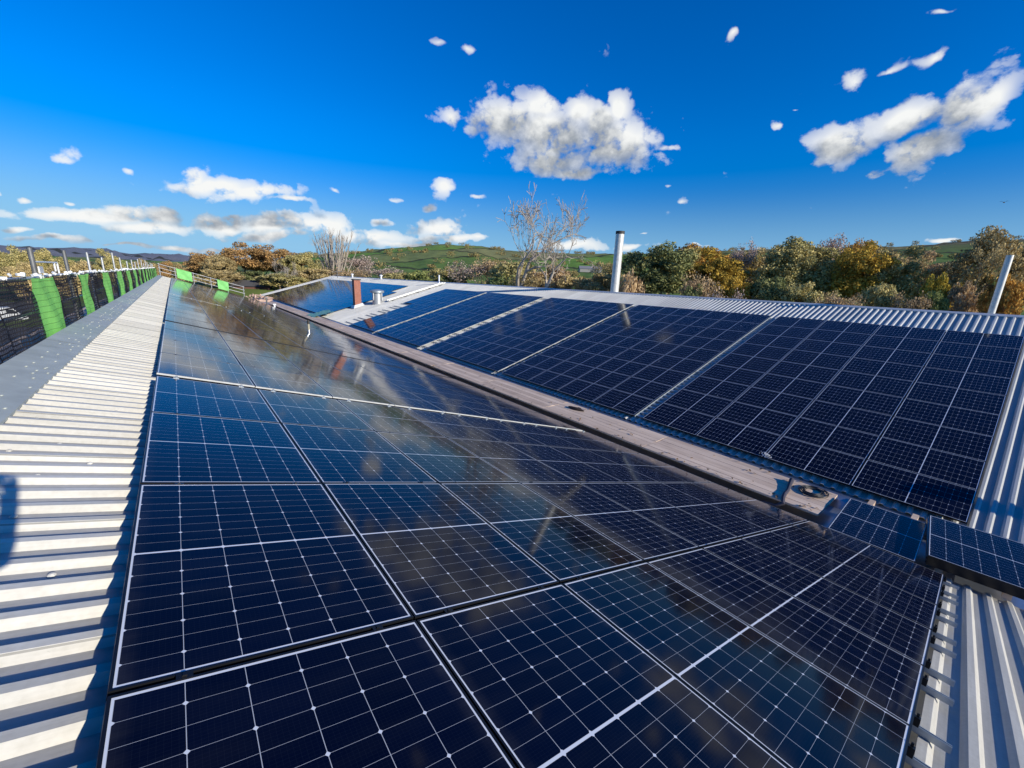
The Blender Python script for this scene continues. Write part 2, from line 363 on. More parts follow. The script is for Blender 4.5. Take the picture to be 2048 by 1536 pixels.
def glass_material():
    m, nt, b = new_mat("solar_glass")
    uv = nt.nodes.new('ShaderNodeUVMap'); uv.uv_map = 'UVMap'
    sp = nt.nodes.new('ShaderNodeSeparateXYZ'); nt.links.new(uv.outputs[0], sp.inputs[0])
    u, v = sp.outputs[0], sp.outputs[1]            # metres, from the module's corner
    mx, my, mid = 0.0180, 0.0210, 0.0060
    px = (PW - 2 * mx) / 6
    hy = PL / 2 - my - mid; py = hy / 9
    # distance to nearest column line
    uu = M1(nt, 'SUBTRACT', u, mx); cu = M1(nt, 'DIVIDE', uu, px)
    fu = M1(nt, 'ABSOLUTE', M1(nt, 'SUBTRACT', cu, M1(nt, 'ROUND', cu))); du = M1(nt, 'MULTIPLY', fu, px)
    # folded distance from the middle line
    vc = M1(nt, 'ABSOLUTE', M1(nt, 'SUBTRACT', v, PL / 2)); vv = M1(nt, 'SUBTRACT', vc, mid)
    cv = M1(nt, 'DIVIDE', vv, py); rv = M1(nt, 'ROUND', cv)
    dv = M1(nt, 'MULTIPLY', M1(nt, 'ABSOLUTE', M1(nt, 'SUBTRACT', cv, rv)), py)
    ev = M1(nt, 'DIVIDE', vv, 2 * py); dv2 = M1(nt, 'MULTIPLY', M1(nt, 'ABSOLUTE', M1(nt, 'SUBTRACT', ev, M1(nt, 'ROUND', ev))), 2 * py)
    col_l = M1(nt, 'LESS_THAN', du, 0.0013)
    row_l = M1(nt, 'LESS_THAN', dv, 0.0006)
    dia = M1(nt, 'LESS_THAN', M1(nt, 'ADD', du, dv2), 0.0095)
    midl = M1(nt, 'LESS_THAN', vc, mid)
    bx = M1(nt, 'LESS_THAN', M1(nt, 'MINIMUM', u, M1(nt, 'SUBTRACT', PW, u)), mx)
    by = M1(nt, 'LESS_THAN', M1(nt, 'MINIMUM', v, M1(nt, 'SUBTRACT', PL, v)), my)
    white = M1(nt, 'MAXIMUM', M1(nt, 'MAXIMUM', M1(nt, 'MAXIMUM', col_l, row_l), M1(nt, 'MAXIMUM', dia, midl)), M1(nt, 'MAXIMUM', bx, by))
    # fine silver: ten ribbons per cell along the module and bundles of fingers across it
    cb = M1(nt, 'MULTIPLY', cu, 10.0); fb = M1(nt, 'ABSOLUTE', M1(nt, 'SUBTRACT', cb, M1(nt, 'ROUND', cb)))
    bus = M1(nt, 'LESS_THAN', fb, 0.018)
    cf = M1(nt, 'MULTIPLY', cv, 7.0); ff = M1(nt, 'ABSOLUTE', M1(nt, 'SUBTRACT', cf, M1(nt, 'ROUND', cf)))
    fin = M1(nt, 'LESS_THAN', ff, 0.05)
    fine = M1(nt, 'ADD', M1(nt, 'MULTIPLY', bus, .07), M1(nt, 'MULTIPLY', fin, .04))
    # each cell a slightly different blue
    wn = nt.nodes.new('ShaderNodeTexWhiteNoise'); wn.noise_dimensions = '3D'
    cmb = nt.nodes.new('ShaderNodeCombineXYZ')
    nt.links.new(M1(nt, 'FLOOR', cu), cmb.inputs[0])
    nt.links.new(M1(nt, 'FLOOR', M1(nt, 'MULTIPLY', M1(nt, 'SUBTRACT', v, PL / 2), .5 / py)), cmb.inputs[1])
    oi = nt.nodes.new('ShaderNodeObjectInfo'); nt.links.new(oi.outputs['Random'], cmb.inputs[2])
    nt.links.new(cmb.outputs[0], wn.inputs['Vector'])
    cell = nt.nodes.new('ShaderNodeMix'); cell.data_type = 'RGBA'
    cell.inputs['A'].default_value = (0.0010, 0.0020, 0.011, 1); cell.inputs['B'].default_value = (0.0014, 0.0030, 0.016, 1)
    nt.links.new(wn.outputs['Value'], cell.inputs['Factor'])
    silv = nt.nodes.new('ShaderNodeMix'); silv.data_type = 'RGBA'; silv.inputs['B'].default_value = (.10, .12, .16, 1)
    nt.links.new(fine, silv.inputs['Factor']); nt.links.new(cell.outputs['Result'], silv.inputs['A'])
    mix = nt.nodes.new('ShaderNodeMix'); mix.data_type = 'RGBA'; mix.inputs['B'].default_value = (.74, .76, .78, 1)
    bold = M1(nt, 'MAXIMUM', M1(nt, 'MAXIMUM', dia, midl), M1(nt, 'MAXIMUM', bx, by))
    nt.links.new(M1(nt, 'MAXIMUM', bold, M1(nt, 'MULTIPLY', white, .62)), mix.inputs['Factor']); nt.links.new(silv.outputs['Result'], mix.inputs['A'])
    # thin dust film: broad streaks running down the roof
    tc = nt.nodes.new('ShaderNodeTexCoord')
    mp = nt.nodes.new('ShaderNodeMapping'); mp.inputs['Scale'].default_value = (1.2, 5, 1)
    geo = nt.nodes.new('ShaderNodeNewGeometry')
    nt.links.new(geo.outputs['Position'], mp.inputs['Vector'])
    dn = nt.nodes.new('ShaderNodeTexNoise'); dn.inputs['Scale'].default_value = 1.6; dn.inputs['Detail'].default_value = 6; dn.inputs['Roughness'].default_value = .62
    nt.links.new(mp.outputs[0], dn.inputs['Vector'])
    dr = nt.nodes.new('ShaderNodeMapRange'); dr.inputs['From Min'].default_value = .42; dr.inputs['From Max'].default_value = .8
    dr.inputs['To Min'].default_value = 0.0; dr.inputs['To Max'].default_value = 0.010
    nt.links.new(dn.outputs['Fac'], dr.inputs['Value'])
    dust = nt.nodes.new('ShaderNodeMix'); dust.data_type = 'RGBA'; dust.inputs['B'].default_value = (.45, .43, .38, 1)
    eu = M1(nt, 'MINIMUM', u, M1(nt, 'SUBTRACT', PW, u))
    ed = nt.nodes.new('ShaderNodeMapRange'); ed.inputs['From Min'].default_value = .012; ed.inputs['From Max'].default_value = .075; ed.inputs['To Min'].default_value = .10; ed.inputs['To Max'].default_value = 0
    nt.links.new(eu, ed.inputs['Value'])
    nt.links.new(M1(nt, 'ADD', dr.outputs[0], M1(nt, 'MULTIPLY', ed.outputs[0], M1(nt, 'MULTIPLY', dn.outputs['Fac'], dn.outputs['Fac']))), dust.inputs['Factor']); nt.links.new(mix.outputs['Result'], dust.inputs['A'])
    # a few bird droppings
    vd = nt.nodes.new('ShaderNodeTexVoronoi'); vd.inputs['Scale'].default_value = 1.35
    vadd = nt.nodes.new('ShaderNodeVectorMath'); vadd.operation = 'MULTIPLY_ADD'; vadd.inputs[1].default_value = (.10, .10, .10)
    n9 = nt.nodes.new('ShaderNodeTexNoise'); n9.inputs['Scale'].default_value = 22; nt.links.new(geo.outputs['Position'], n9.inputs['Vector'])
    nt.links.new(n9.outputs['Color'], vadd.inputs[0]); nt.links.new(geo.outputs['Position'], vadd.inputs[2]); nt.links.new(vadd.outputs[0], vd.inputs['Vector'])
    sc9 = nt.nodes.new('ShaderNodeSeparateColor'); nt.links.new(vd.outputs['Color'], sc9.inputs[0])
    drop = M1(nt, 'MULTIPLY', M1(nt, 'LESS_THAN', vd.outputs['Distance'], .030), M1(nt, 'GREATER_THAN', sc9.outputs[0], .72))
    dpx = nt.nodes.new('ShaderNodeMix'); dpx.data_type = 'RGBA'; dpx.inputs['B'].default_value = (.62, .61, .56, 1)
    nt.links.new(M1(nt, 'MULTIPLY', drop, .8), dpx.inputs['Factor']); nt.links.new(dust.outputs['Result'], dpx.inputs['A'])
    nt.links.new(dpx.outputs['Result'], b.inputs['Base Color'])
    rr = nt.nodes.new('ShaderNodeMapRange'); rr.inputs['From Min'].default_value = .3; rr.inputs['From Max'].default_value = .8
    rr.inputs['To Min'].default_value = 0.055; rr.inputs['To Max'].default_value = 0.115
    nt.links.new(dn.outputs['Fac'], rr.inputs['Value']); nt.links.new(rr.outputs[0], b.inputs['Roughness'])
    b.inputs['IOR'].default_value = 1.45
    b.inputs['Specular IOR Level'].default_value = .20

    return m

def sheet_material(name, col, alongx=True):
    """painted corrugated steel: weathered, streaks running down the slope, dirt settled in places"""
    m, nt, b = new_mat(name)
    geo = nt.nodes.new('ShaderNodeNewGeometry')
    mp = nt.nodes.new('ShaderNodeMapping'); mp.inputs['Scale'].default_value = (.35, 9, .35)
    nt.links.new(geo.outputs['Position'], mp.inputs['Vector'])
    n = nt.nodes.new('ShaderNodeTexNoise'); n.inputs['Scale'].default_value = 2; n.inputs['Detail'].default_value = 7; n.inputs['Roughness'].default_value = .7
    nt.links.new(mp.outputs[0], n.inputs['Vector'])
    n2 = nt.nodes.new('ShaderNodeTexNoise'); n2.inputs['Scale'].default_value = 34; n2.inputs['Detail'].default_value = 4
    nt.links.new(geo.outputs['Position'], n2.inputs['Vector'])
    ad = M1(nt, 'ADD', M1(nt, 'MULTIPLY', n.outputs['Fac'], .7), M1(nt, 'MULTIPLY', n2.outputs['Fac'], .3))
    mr = nt.nodes.new('ShaderNodeMapRange'); mr.inputs['From Min'].default_value = .3; mr.inputs['From Max'].default_value = .62
    nt.links.new(ad, mr.inputs['Value'])
    mix = nt.nodes.new('ShaderNodeMix'); mix.data_type = 'RGBA'
    mix.inputs['A'].default_value = (col[0] * .72, col[1] * .71, col[2] * .68, 1); mix.inputs['B'].default_value = (*col, 1)
    nt.links.new(mr.outputs[0], mix.inputs['Factor'])
    # rust / lichen specks
    n3 = nt.nodes.new('ShaderNodeTexNoise'); n3.inputs['Scale'].default_value = 11; n3.inputs['Detail'].default_value = 8; n3.inputs['Roughness'].default_value = .75
    nt.links.new(geo.outputs['Position'], n3.inputs['Vector'])
    sp = nt.nodes.new('ShaderNodeMapRange'); sp.inputs['From Min'].default_value = .66; sp.inputs['From Max'].default_value = .74; sp.inputs['To Max'].default_value = .45
    nt.links.new(n3.outputs['Fac'], sp.inputs['Value'])
    mx2 = nt.nodes.new('ShaderNodeMix'); mx2.data_type = 'RGBA'; mx2.inputs['B'].default_value = (.17, .15, .11, 1)
    nt.links.new(sp.outputs[0], mx2.inputs['Factor']); nt.links.new(mix.outputs['Result'], mx2.inputs['A'])
    spy = nt.nodes.new('ShaderNodeSeparateXYZ'); nt.links.new(geo.outputs['Position'], spy.inputs[0])
    shn = M1(nt, 'DIVIDE', spy.outputs[1], 1.0225)
    wn = nt.nodes.new('ShaderNodeTexWhiteNoise'); wn.noise_dimensions = '1D'; nt.links.new(M1(nt, 'FLOOR', shn), wn.inputs['W'])
    tone = M1(nt, 'ADD', .90, M1(nt, 'MULTIPLY', wn.outputs['Value'], .16))
    lap = M1(nt, 'SUBTRACT', 1.0, M1(nt, 'MULTIPLY', M1(nt, 'LESS_THAN', M1(nt, 'FRACT', shn), .006), .5))
    n7 = nt.nodes.new('ShaderNodeTexNoise'); n7.inputs['Scale'].default_value = .8; n7.inputs['Detail'].default_value = 5; nt.links.new(geo.outputs['Position'], n7.inputs['Vector'])
    broad = M1(nt, 'ADD', .82, M1(nt, 'MULTIPLY', n7.outputs['Fac'], .32))
    scl = nt.nodes.new('ShaderNodeVectorMath'); scl.operation = 'SCALE'; nt.links.new(mx2.outputs['Result'], scl.inputs[0])
    nt.links.new(M1(nt, 'MULTIPLY', M1(nt, 'MULTIPLY', tone, lap), broad), scl.inputs['Scale'])
    nt.links.new(scl.outputs[0], b.inputs['Base Color'])
    b.inputs['Roughness'].default_value = .42
    b.inputs['Specular IOR Level'].default_value = .4
    return m

def wood_material():
    m, nt, b = new_mat("weathered_board")
    geo = nt.nodes.new('ShaderNodeNewGeometry'); oi = nt.nodes.new('ShaderNodeObjectInfo')
    mp = nt.nodes.new('ShaderNodeMapping'); mp.inputs['Scale'].default_value = (28, .9, 28)
    nt.links.new(geo.outputs['Position'], mp.inputs['Vector'])
    n = nt.nodes.new('ShaderNodeTexNoise'); n.inputs['Scale'].default_value = 1; n.inputs['Detail'].default_value = 6
    nt.links.new(mp.outputs[0], n.inputs['Vector'])
    n2 = nt.nodes.new('ShaderNodeTexNoise'); n2.inputs['Scale'].default_value = 1.6; n2.inputs['Detail'].default_value = 5
    nt.links.new(geo.outputs['Position'], n2.inputs['Vector'])
    f = M1(nt, 'ADD', M1(nt, 'MULTIPLY', n.outputs['Fac'], .5), M1(nt, 'ADD', M1(nt, 'MULTIPLY', n2.outputs['Fac'], .35), M1(nt, 'MULTIPLY', oi.outputs['Random'], .25)))
    cr = nt.nodes.new('ShaderNodeValToRGB')
    cr.color_ramp.elements[0].position = .3; cr.color_ramp.elements[0].color = (.45, .32, .225, 1)
    cr.color_ramp.elements[1].position = .8; cr.color_ramp.elements[1].color = (.86, .66, .48, 1)
    nt.links.new(f, cr.inputs[0]); nt.links.new(cr.outputs[0], b.inputs['Base Color'])
    b.inputs['Roughness'].default_value = .8
    return m

def net_material(name, col, base, grid, trans=.35):
    """woven debris net: a fine grid of threads, the gaps between them open"""
    m, nt, b = new_mat(name)
    tc = nt.nodes.new('ShaderNodeTexCoord'); sp = nt.nodes.new('ShaderNodeSeparateXYZ')
    nt.links.new(tc.outputs['Object'], sp.inputs[0])
    def line(s, p, w):
        c = M1(nt, 'DIVIDE', s, p)
        return M1(nt, 'LESS_THAN', M1(nt, 'ABSOLUTE', M1(nt, 'SUBTRACT', c, M1(nt, 'ROUND', c))), w)
    y, z = sp.outputs[1], sp.outputs[2]
    th = M1(nt, 'MAXIMUM', line(y, grid, .17), line(z, grid, .17))
    n = nt.nodes.new('ShaderNodeTexNoise'); n.inputs['Scale'].default_value = 2.2; n.inputs['Detail'].default_value = 5
    nt.links.new(tc.outputs['Object'], n.inputs['Vector'])
    op = M1(nt, 'MAXIMUM', th, M1(nt, 'ADD', base - .12, M1(nt, 'MULTIPLY', n.outputs['Fac'], .24)))
    op = M1(nt, 'MINIMUM', op, 1.0)
    df = nt.nodes.new('ShaderNodeBsdfDiffuse'); tl = nt.nodes.new('ShaderNodeBsdfTranslucent'); tr = nt.nodes.new('ShaderNodeBsdfTransparent')
    seam = line(z, .098, .045)
    cmix = nt.nodes.new('ShaderNodeMix'); cmix.data_type = 'RGBA'; cmix.inputs['A'].default_value = (*col, 1)
    cmix.inputs['B'].default_value = (col[0] * .25, col[1] * .25, col[2] * .25, 1)
    nt.links.new(M1(nt, 'MULTIPLY', seam, .65), cmix.inputs['Factor'])
    nt.links.new(cmix.outputs['Result'], df.inputs[0]); nt.links.new(cmix.outputs['Result'], tl.inputs[0])
    m1 = nt.nodes.new('ShaderNodeMixShader'); m1.inputs[0].default_value = trans
    nt.links.new(df.outputs[0], m1.inputs[1]); nt.links.new(tl.outputs[0], m1.inputs[2])
    m2 = nt.nodes.new('ShaderNodeMixShader'); nt.links.new(op, m2.inputs[0])
    nt.links.new(tr.outputs[0], m2.inputs[1]); nt.links.new(m1.outputs[0], m2.inputs[2])
    nt.links.new(m2.outputs[0], nt.nodes['Material Output'].inputs['Surface'])
    return m

def leaf_material(name, cols, trans=.16):
    """leaves: colour varies from leaf to leaf and from bough to bough"""
    m, nt, b = new_mat(name)
    geo = nt.nodes.new('ShaderNodeNewGeometry'); oi = nt.nodes.new('ShaderNodeObjectInfo')
    n = nt.nodes.new('ShaderNodeTexNoise'); n.inputs['Scale'].default_value = .55; n.inputs['Detail'].default_value = 3
    nt.links.new(geo.outputs['Position'], n.inputs['Vector'])
    f = M1(nt, 'ADD', M1(nt, 'MULTIPLY', geo.outputs['Random Per Island'], .45), M1(nt, 'ADD', M1(nt, 'MULTIPLY', n.outputs['Fac'], .9), -.18))
    cr = nt.nodes.new('ShaderNodeValToRGB')
    while len(cr.color_ramp.elements) < len(cols): cr.color_ramp.elements.new(.5)
    cols = [tuple(v * min(3.8, .80 / max(cols[-1])) for v in c) for c in cols]
    for i, c in enumerate(cols):
        cr.color_ramp.elements[i].position = .12 + .76 * i / (len(cols) - 1); cr.color_ramp.elements[i].color = (*c, 1)
    nt.links.new(f, cr.inputs[0])
    df = nt.nodes.new('ShaderNodeBsdfDiffuse'); tl = nt.nodes.new('ShaderNodeBsdfTranslucent')
    nt.links.new(cr.outputs[0], df.inputs[0]); nt.links.new(cr.outputs[0], tl.inputs[0])
    mx = nt.nodes.new('ShaderNodeMixShader'); mx.inputs[0].default_value = trans
    nt.links.new(df.outputs[0], mx.inputs[1]); nt.links.new(tl.outputs[0], mx.inputs[2])
    nt.links.new(mx.outputs[0], nt.nodes['Material Output'].inputs['Surface'])
    return m

GLASS = glass_material()
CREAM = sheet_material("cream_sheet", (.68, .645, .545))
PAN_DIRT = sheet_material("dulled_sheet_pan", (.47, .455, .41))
CREAM2 = sheet_material("pale_sheet", (.62, .61, .56))
FRAME = mat("black_anodised_frame", (.022, .023, .026), .32, .6)
ALU = mat("mill_aluminium", (.44, .48, .49), .45, .6, 14, .15)
TRIM = mat("bright_edge_trim", (.52, .52, .49), .5, .1, 8, .2)
GALV = mat("galvanised_tube", (.50, .50, .48), .42, .55, 9, .3)
DKTUBE = mat("weathered_tube", (.17, .17, .165), .5, .4, 9, .3)
FLASH = mat("grey_flashing", (.43, .46, .41), .6, .0, 3, .2)
LEAD = mat("gutter_lining", (.42, .45, .48), .28, .8, 5, .15)
WALL = mat("wall_cladding", (.36, .35, .32), .6, 0, 2, .15)
BOARD = wood_material()
WHITEP = mat("white_paint", (.78, .78, .76), .35, 0, 6, .08)
BLACKP = mat("black_rubber", (.015, .015, .016), .55)
FLUE = mat("flue_steel", (.66, .64, .57), .42, .25, 5, .22)
CAPM = mat("sooty_cap", (.05, .045, .04), .7, .2, 20, .4)
BRICK = None
TRUNK = mat("bark", (.15, .115, .085), .9, 0, 6, .35, .2)
PALEBARK = mat("pale_bark", (.42, .36, .29), .9, 0, 6, .3, .2)
GREEN_NET = net_material("green_net", (.42, .97, .22), .96, .04, .30)
BLACK_NET = net_material("black_net", (.06, .056, .06), .40, .055, .15)

# ------------------------------------------------------------------ the roofs
TH = R_(16.6584)
ST, CT = math.sin(TH), math.cos(TH)
HL, SL0 = 1.4175, 0.0649            # near slope: distance of the module plane below the camera, first module edge
HR, SR0 = 6.9502, 9.2658            # far slope
GZ = -9.0                           # ground level
def LP(s, y, off=0.0): return Vector((-HL * ST + s * CT + off * ST, y, -HL * CT - s * ST + off * CT))
def RP(s, y, off=0.0): return Vector((HR * ST + s * CT - off * ST, y, -HR * CT + s * ST + off * CT))
CREST, PAN, PITCH = -0.100, -0.135, 0.2045
L_Y0, L_Y1, R_Y0, R_Y1 = -9.0, 69.4, -12.0, 82.4

building = empty("industrial_building", (0, 0, GZ), "long twin-roofed industrial building carrying rows of dark solar panels on cream corrugated sheeting", "building")

def rel(o):
    """keep world coordinates while parented to the building"""
    o.parent = building; o.matrix_parent_inverse = Matrix.Translation((0, 0, -GZ)); return o

def corrugated(name, P, s0, s1, y0, y1, phase, m, step=6.0, caps=None):
    ys = []
    k0 = int(math.floor((y0 - phase) / PITCH)); k1 = int(math.ceil((y1 - phase) / PITCH))
    for k in range(k0, k1 + 1):
        c = phase + k * PITCH
        ys += [(c - .052, PAN), (c - .0215, CREST), (c + .0215, CREST), (c + .052, PAN)]
    ns = max(1, int((s1 - s0) / step)); V = []; F = []
    ss = [s0 + (s1 - s0) * i / ns for i in range(ns + 1)]
    for s in ss:
        for (y, o) in ys: V.append(P(s, y, o))
    n = len(ys)
    for i in range(ns):
        for j in range(n - 1):
            F.append([i * n + j, i * n + j + 1, (i + 1) * n + j + 1, (i + 1) * n + j])
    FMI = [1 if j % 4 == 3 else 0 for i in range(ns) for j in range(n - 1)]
    mb = MB(); mb.add(V, F)
    # folded underside lip so that the sheet's cut ends have thickness
    V2 = []; F2 = []
    for s in (s0, s1):
        b = len(V2)
        for (y, o) in ys: V2.append(P(s, y, o))
        for (y, o) in ys: V2.append(P(s, y, o - .012))
        for j in range(n - 1): F2.append([b + j, b + j + 1, b + n + j + 1, b + n + j])
    mb.add(V2, F2)
    if caps:
        for (s, every, seed) in caps:
            rnd = random.Random(seed); k = k0
            while k < k1:
                yy = phase + k * PITCH + PITCH / 2
                if y0 < yy < 32:
                    p = P(s + rnd.uniform(-.02, .02), yy + rnd.uniform(-.02, .02), PAN + .002)
                    mb.lathe(p, [(.017, 0), (.016, .007), (.008, .013)], 8)
                k += every if rnd.random() < .7 else every + 1
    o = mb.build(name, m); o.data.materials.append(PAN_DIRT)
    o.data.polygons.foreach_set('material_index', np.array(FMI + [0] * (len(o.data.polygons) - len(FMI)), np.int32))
    return rel(o)

roofL = corrugated("roof", LP, -1.16, 9.78, L_Y0, L_Y1, 1.665, CREAM, caps=((-.44, 3, 1), (-.66, 4, 2), (-.20, 7, 3), (9.55, 2, 4)))
roofL['label'] = "near roof slope of cream corrugated sheet falling to the valley"
roofR = corrugated("roof", RP, 9.12, 21.92, R_Y0, R_Y1, 0.155, CREAM2)
roofR['label'] = "far roof slope of cream corrugated sheet rising from the valley"
# rear slope behind the far ridge
mb = MB()
rz = RP(21.92, 0, CREST); zx = rz.x
back = lambda s, y, off=0: Vector((zx + s * CT + off * ST, y, rz.z - s * ST + (off - CREST) * CT))
rb = corrugated("roof", back, 0.0, 9.0, R_Y0, R_Y1, 0.155, CREAM2)
rb['label'] = "rear roof slope hidden behind the far ridge"
# ridge cap on the far ridge, laid in three-metre lengths
mb = MB()
y = R_Y0
while y < R_Y1:
    y2 = min(y + 3.0, R_Y1); d = .004 * ((int(y) // 3) % 2)
    a0, a1, a2 = RP(21.74, y, CREST + .006 + d), RP(21.92, y, CREST + .02 + d), back(.20, y, CREST + .006 + d)
    b0, b1, b2 = RP(21.74, y2, CREST + .006 + d), RP(21.92, y2, CREST + .02 + d), back(.20, y2, CREST + .006 + d)
    mb.quad(a0, b0, b1, a1); mb.quad(a1, b1, b2, a2)
    mb.quad(a0, a0 - Vector((0, 0, .03)), b0 - Vector((0, 0, .03)), b0)
    y += 2.96
rel(mb.build("ridge_cap", mat("pale_ridge_cap", (.58, .58, .55), .4, .2, 3, .12)))
# flat flashing along the outer edge of the near roof
mb = MB(); y = L_Y0
while y < L_Y1:
    y2 = min(y + 3.0, L_Y1); d = .003 * ((int(y + 9) // 3) % 2)
    p = [LP(-.785, y, CREST + .008 + d), LP(-1.20, y, CREST + .012 + d)]; q = [LP(-.785, y2, CREST + .008 + d), LP(-1.20, y2, CREST + .012 + d)]
    dn = Vector((0, 0, -.22)); lip = Vector((0, 0, -.022))
    mb.quad(p[0], q[0], q[1], p[1]); mb.quad(p[1], q[1], q[1] + dn, p[1] + dn); mb.quad(p[0] + lip, q[0] + lip, q[0], p[0])
    y += 2.97
rnd = random.Random(5)
for i in range(230):
    yy = rnd.uniform(1.5, 40) if i % 3 else 2.0 + i * .13
    s = rnd.choice((-.84, -.93, -1.02, -.88)) + rnd.uniform(-.01, .01)
    mb.lathe(LP(s, yy, CREST + .014), [(.013, 0), (.012, .006), (.005, .010)], 7)
rel(mb.build("edge_flashing", FLASH))
# valley gutter: lining under the boards and its sloping flanks
mb = MB(); y0, y1 = -12.0, 78.0
prof = [(8.86, -4.36), (9.02, -4.40), (10.36, -4.40), (10.46, -4.255), (10.90, -4.165)]
for (a, b) in zip(prof[:-1], prof[1:]):
    mb.quad((a[0], y0, a[1]), (b[0], y0, b[1]), (b[0], y1, b[1]), (a[0], y1, a[1]))
rel(mb.build("gutter", LEAD))
# walls
mb = MB()
xo = LP(-1.16, 0, 0).x; e = LP(-1.16, 0, PAN).z
def wall(x0, x1, yy0, yy1, z1):
    mb.box(((x0 + x1) / 2, (yy0 + yy1) / 2, (GZ + z1) / 2), (abs(x1 - x0), abs(yy1 - yy0), z1 - GZ))
wall(xo, xo + .2, L_Y0, L_Y1 - .2, e - .05)
xr = back(9.0, 0).x; wall(xr - .3, xr - .1, R_Y0 + .1, R_Y1 - .3, back(9.0, 0, PAN).z - .03)
# gable ends under the sloping sheets
def gable(pts, yy, t=.2):
    V = [(x, yy, z) for x, z in pts] + [(x, yy + t, z) for x, z in pts]; n = len(pts)
    F = [list(range(n))[::-1], list(range(n, 2 * n))] + [[i, (i + 1) % n, n + (i + 1) % n, n + i] for i in range(n)]
    mb.add(V, F)
lz = lambda s: (LP(s, 0, PAN - .04).x, LP(s, 0, PAN - .04).z)
rzf = lambda s: (RP(s, 0, PAN - .04).x, RP(s, 0, PAN - .04).z)
gable([(xo + .21, GZ), lz(-.95), lz(9.6), (lz(9.6)[0], GZ)], L_Y1 - .35)
gable([(9.9, GZ), rzf(9.3), rzf(21.9), (back(8.6, 0).x, back(8.6, 0, PAN - .04).z), (back(8.6, 0).x, GZ)], R_Y1 - .35)
rel(mb.build("wall", WALL))

# red brick stack on the far roof, part of the building
def brick_material():
    m, nt, b = new_mat("red_brick")
    tc = nt.nodes.new('ShaderNodeTexCoord'); sp = nt.nodes.new('ShaderNodeSeparateXYZ'); nt.links.new(tc.outputs['Object'], sp.inputs[0])
    cb = nt.nodes.new('ShaderNodeCombineXYZ'); nt.links.new(M1(nt, 'ADD', sp.outputs[0], sp.outputs[1]), cb.inputs[0]); nt.links.new(sp.outputs[2], cb.inputs[1])
    t = nt.nodes.new('ShaderNodeTexBrick'); t.inputs['Scale'].default_value = 4.2
    t.inputs['Color1'].default_value = (.30, .085, .045, 1); t.inputs['Color2'].default_value = (.40, .13, .07, 1); t.inputs['Mortar'].default_value = (.33, .29, .25, 1)
    t.inputs['Mortar Size'].default_value = .015
    nt.links.new(cb.outputs[0], t.inputs['Vector']); nt.links.new(t.outputs['Color'], b.inputs['Base Color']); b.inputs['Roughness'].default_value = .85
    return m
BRICK = brick_material()
cx, cy = 13.95, 42.05
zb = RP((cx - HR * ST) / CT, 0, CREST).z
mb = MB(); mb.box((cx, cy, zb + 1.05), (.62, .62, 3.1)); ch = rel(mb.build("chimney", BRICK)); ch['label'] = "square red brick chimney on the far roof"
mb = MB(); mb.box((cx, cy, zb + 2.66), (.72, .72, .10))
c2 = mb.build("chimney_cap", CAPM); c2.parent = ch
mb = MB()
for s, w in ((.0, 1.06),):
    V = []
    for (dx, dy) in ((-.53, -.53), (.53, -.53), (.53, .53), (-.53, .53)):
        V.append((cx + dx, cy + dy, zb + dx * ST / CT + .02))
    for (dx, dy) in ((-.40, -.40), (.40, -.40), (.40, .40), (-.40, .40)):
        V.append((cx + dx, cy + dy, zb + dx * ST / CT + .30))
    mb.add(V, [[0, 1, 5, 4], [1, 2, 6, 5], [2, 3, 7, 6], [3, 0, 4, 7]])
c3 = mb.build("lead_flashing", mat("lead_apron", (.55, .56, .56), .45, .4, 6, .2)); c3.parent = ch

# ------------------------------------------------------------------ solar panels
def frame_mesh():
    w, l, t, lip = PW / 2, PL / 2, PT, .0105
    o = [(-w, -l), (w, -l), (w, l), (-w, l)]; i = [(-w + lip, -l + lip), (w - lip, -l + lip), (w - lip, l - lip), (-w + lip, l - lip)]
    V = [(x, y, 0) for x, y in o] + [(x, y, 0) for x, y in i] + [(x, y, -t) for x, y in o] + [(x, y, -.004) for x, y in i]
    V += [(x * .95, y * .97, -t) for x, y in o]
    F = []
    for k in range(4):
        n = (k + 1) % 4
        F += [[k, n, 4 + n, 4 + k], [k, 8 + k, 8 + n, n], [4 + k, 4 + n, 12 + n, 12 + k], [8 + k, 16 + k, 16 + n, 8 + n]]
    return V, F
def glass_mesh():
    w, l, lip = PW / 2, PL / 2, .0105
    q = [(-w + lip, -l + lip), (w - lip, -l + lip), (w - lip, l - lip), (-w + lip, l - lip)]
    V = [(x, y, -.0015) for x, y in q] + [(x, y, -.008) for x, y in q]
    F = [[0, 1, 2, 3], [7, 6, 5, 4]]
    uv = [(x + w, y + l) for x, y in q] + [(q[k][0] + w, q[k][1] + l) for k in (3, 2, 1, 0)]
    return V, F, uv
fV, fF = frame_mesh(); gV, gF, gUV = glass_mesh()
frame_me = mesh_from("frame", fV, fF, [FRAME]); glass_me = mesh_from("glass", gV, gF, [GLASS], uv=gUV)
mb = MB()
mb.box((0, PL / 2 + .009, -.004), (.05, .034, .012)); mb.box((0, PL / 2 + .009, .004), (.014, .014, .008)); mb.box((0, PL / 2 + .009, -.028), (.05, .012, .04))
clamp_o = mb.build("clamp", FRAME); clamp_me = clamp_o.data; bpy.data.objects.remove(clamp_o)

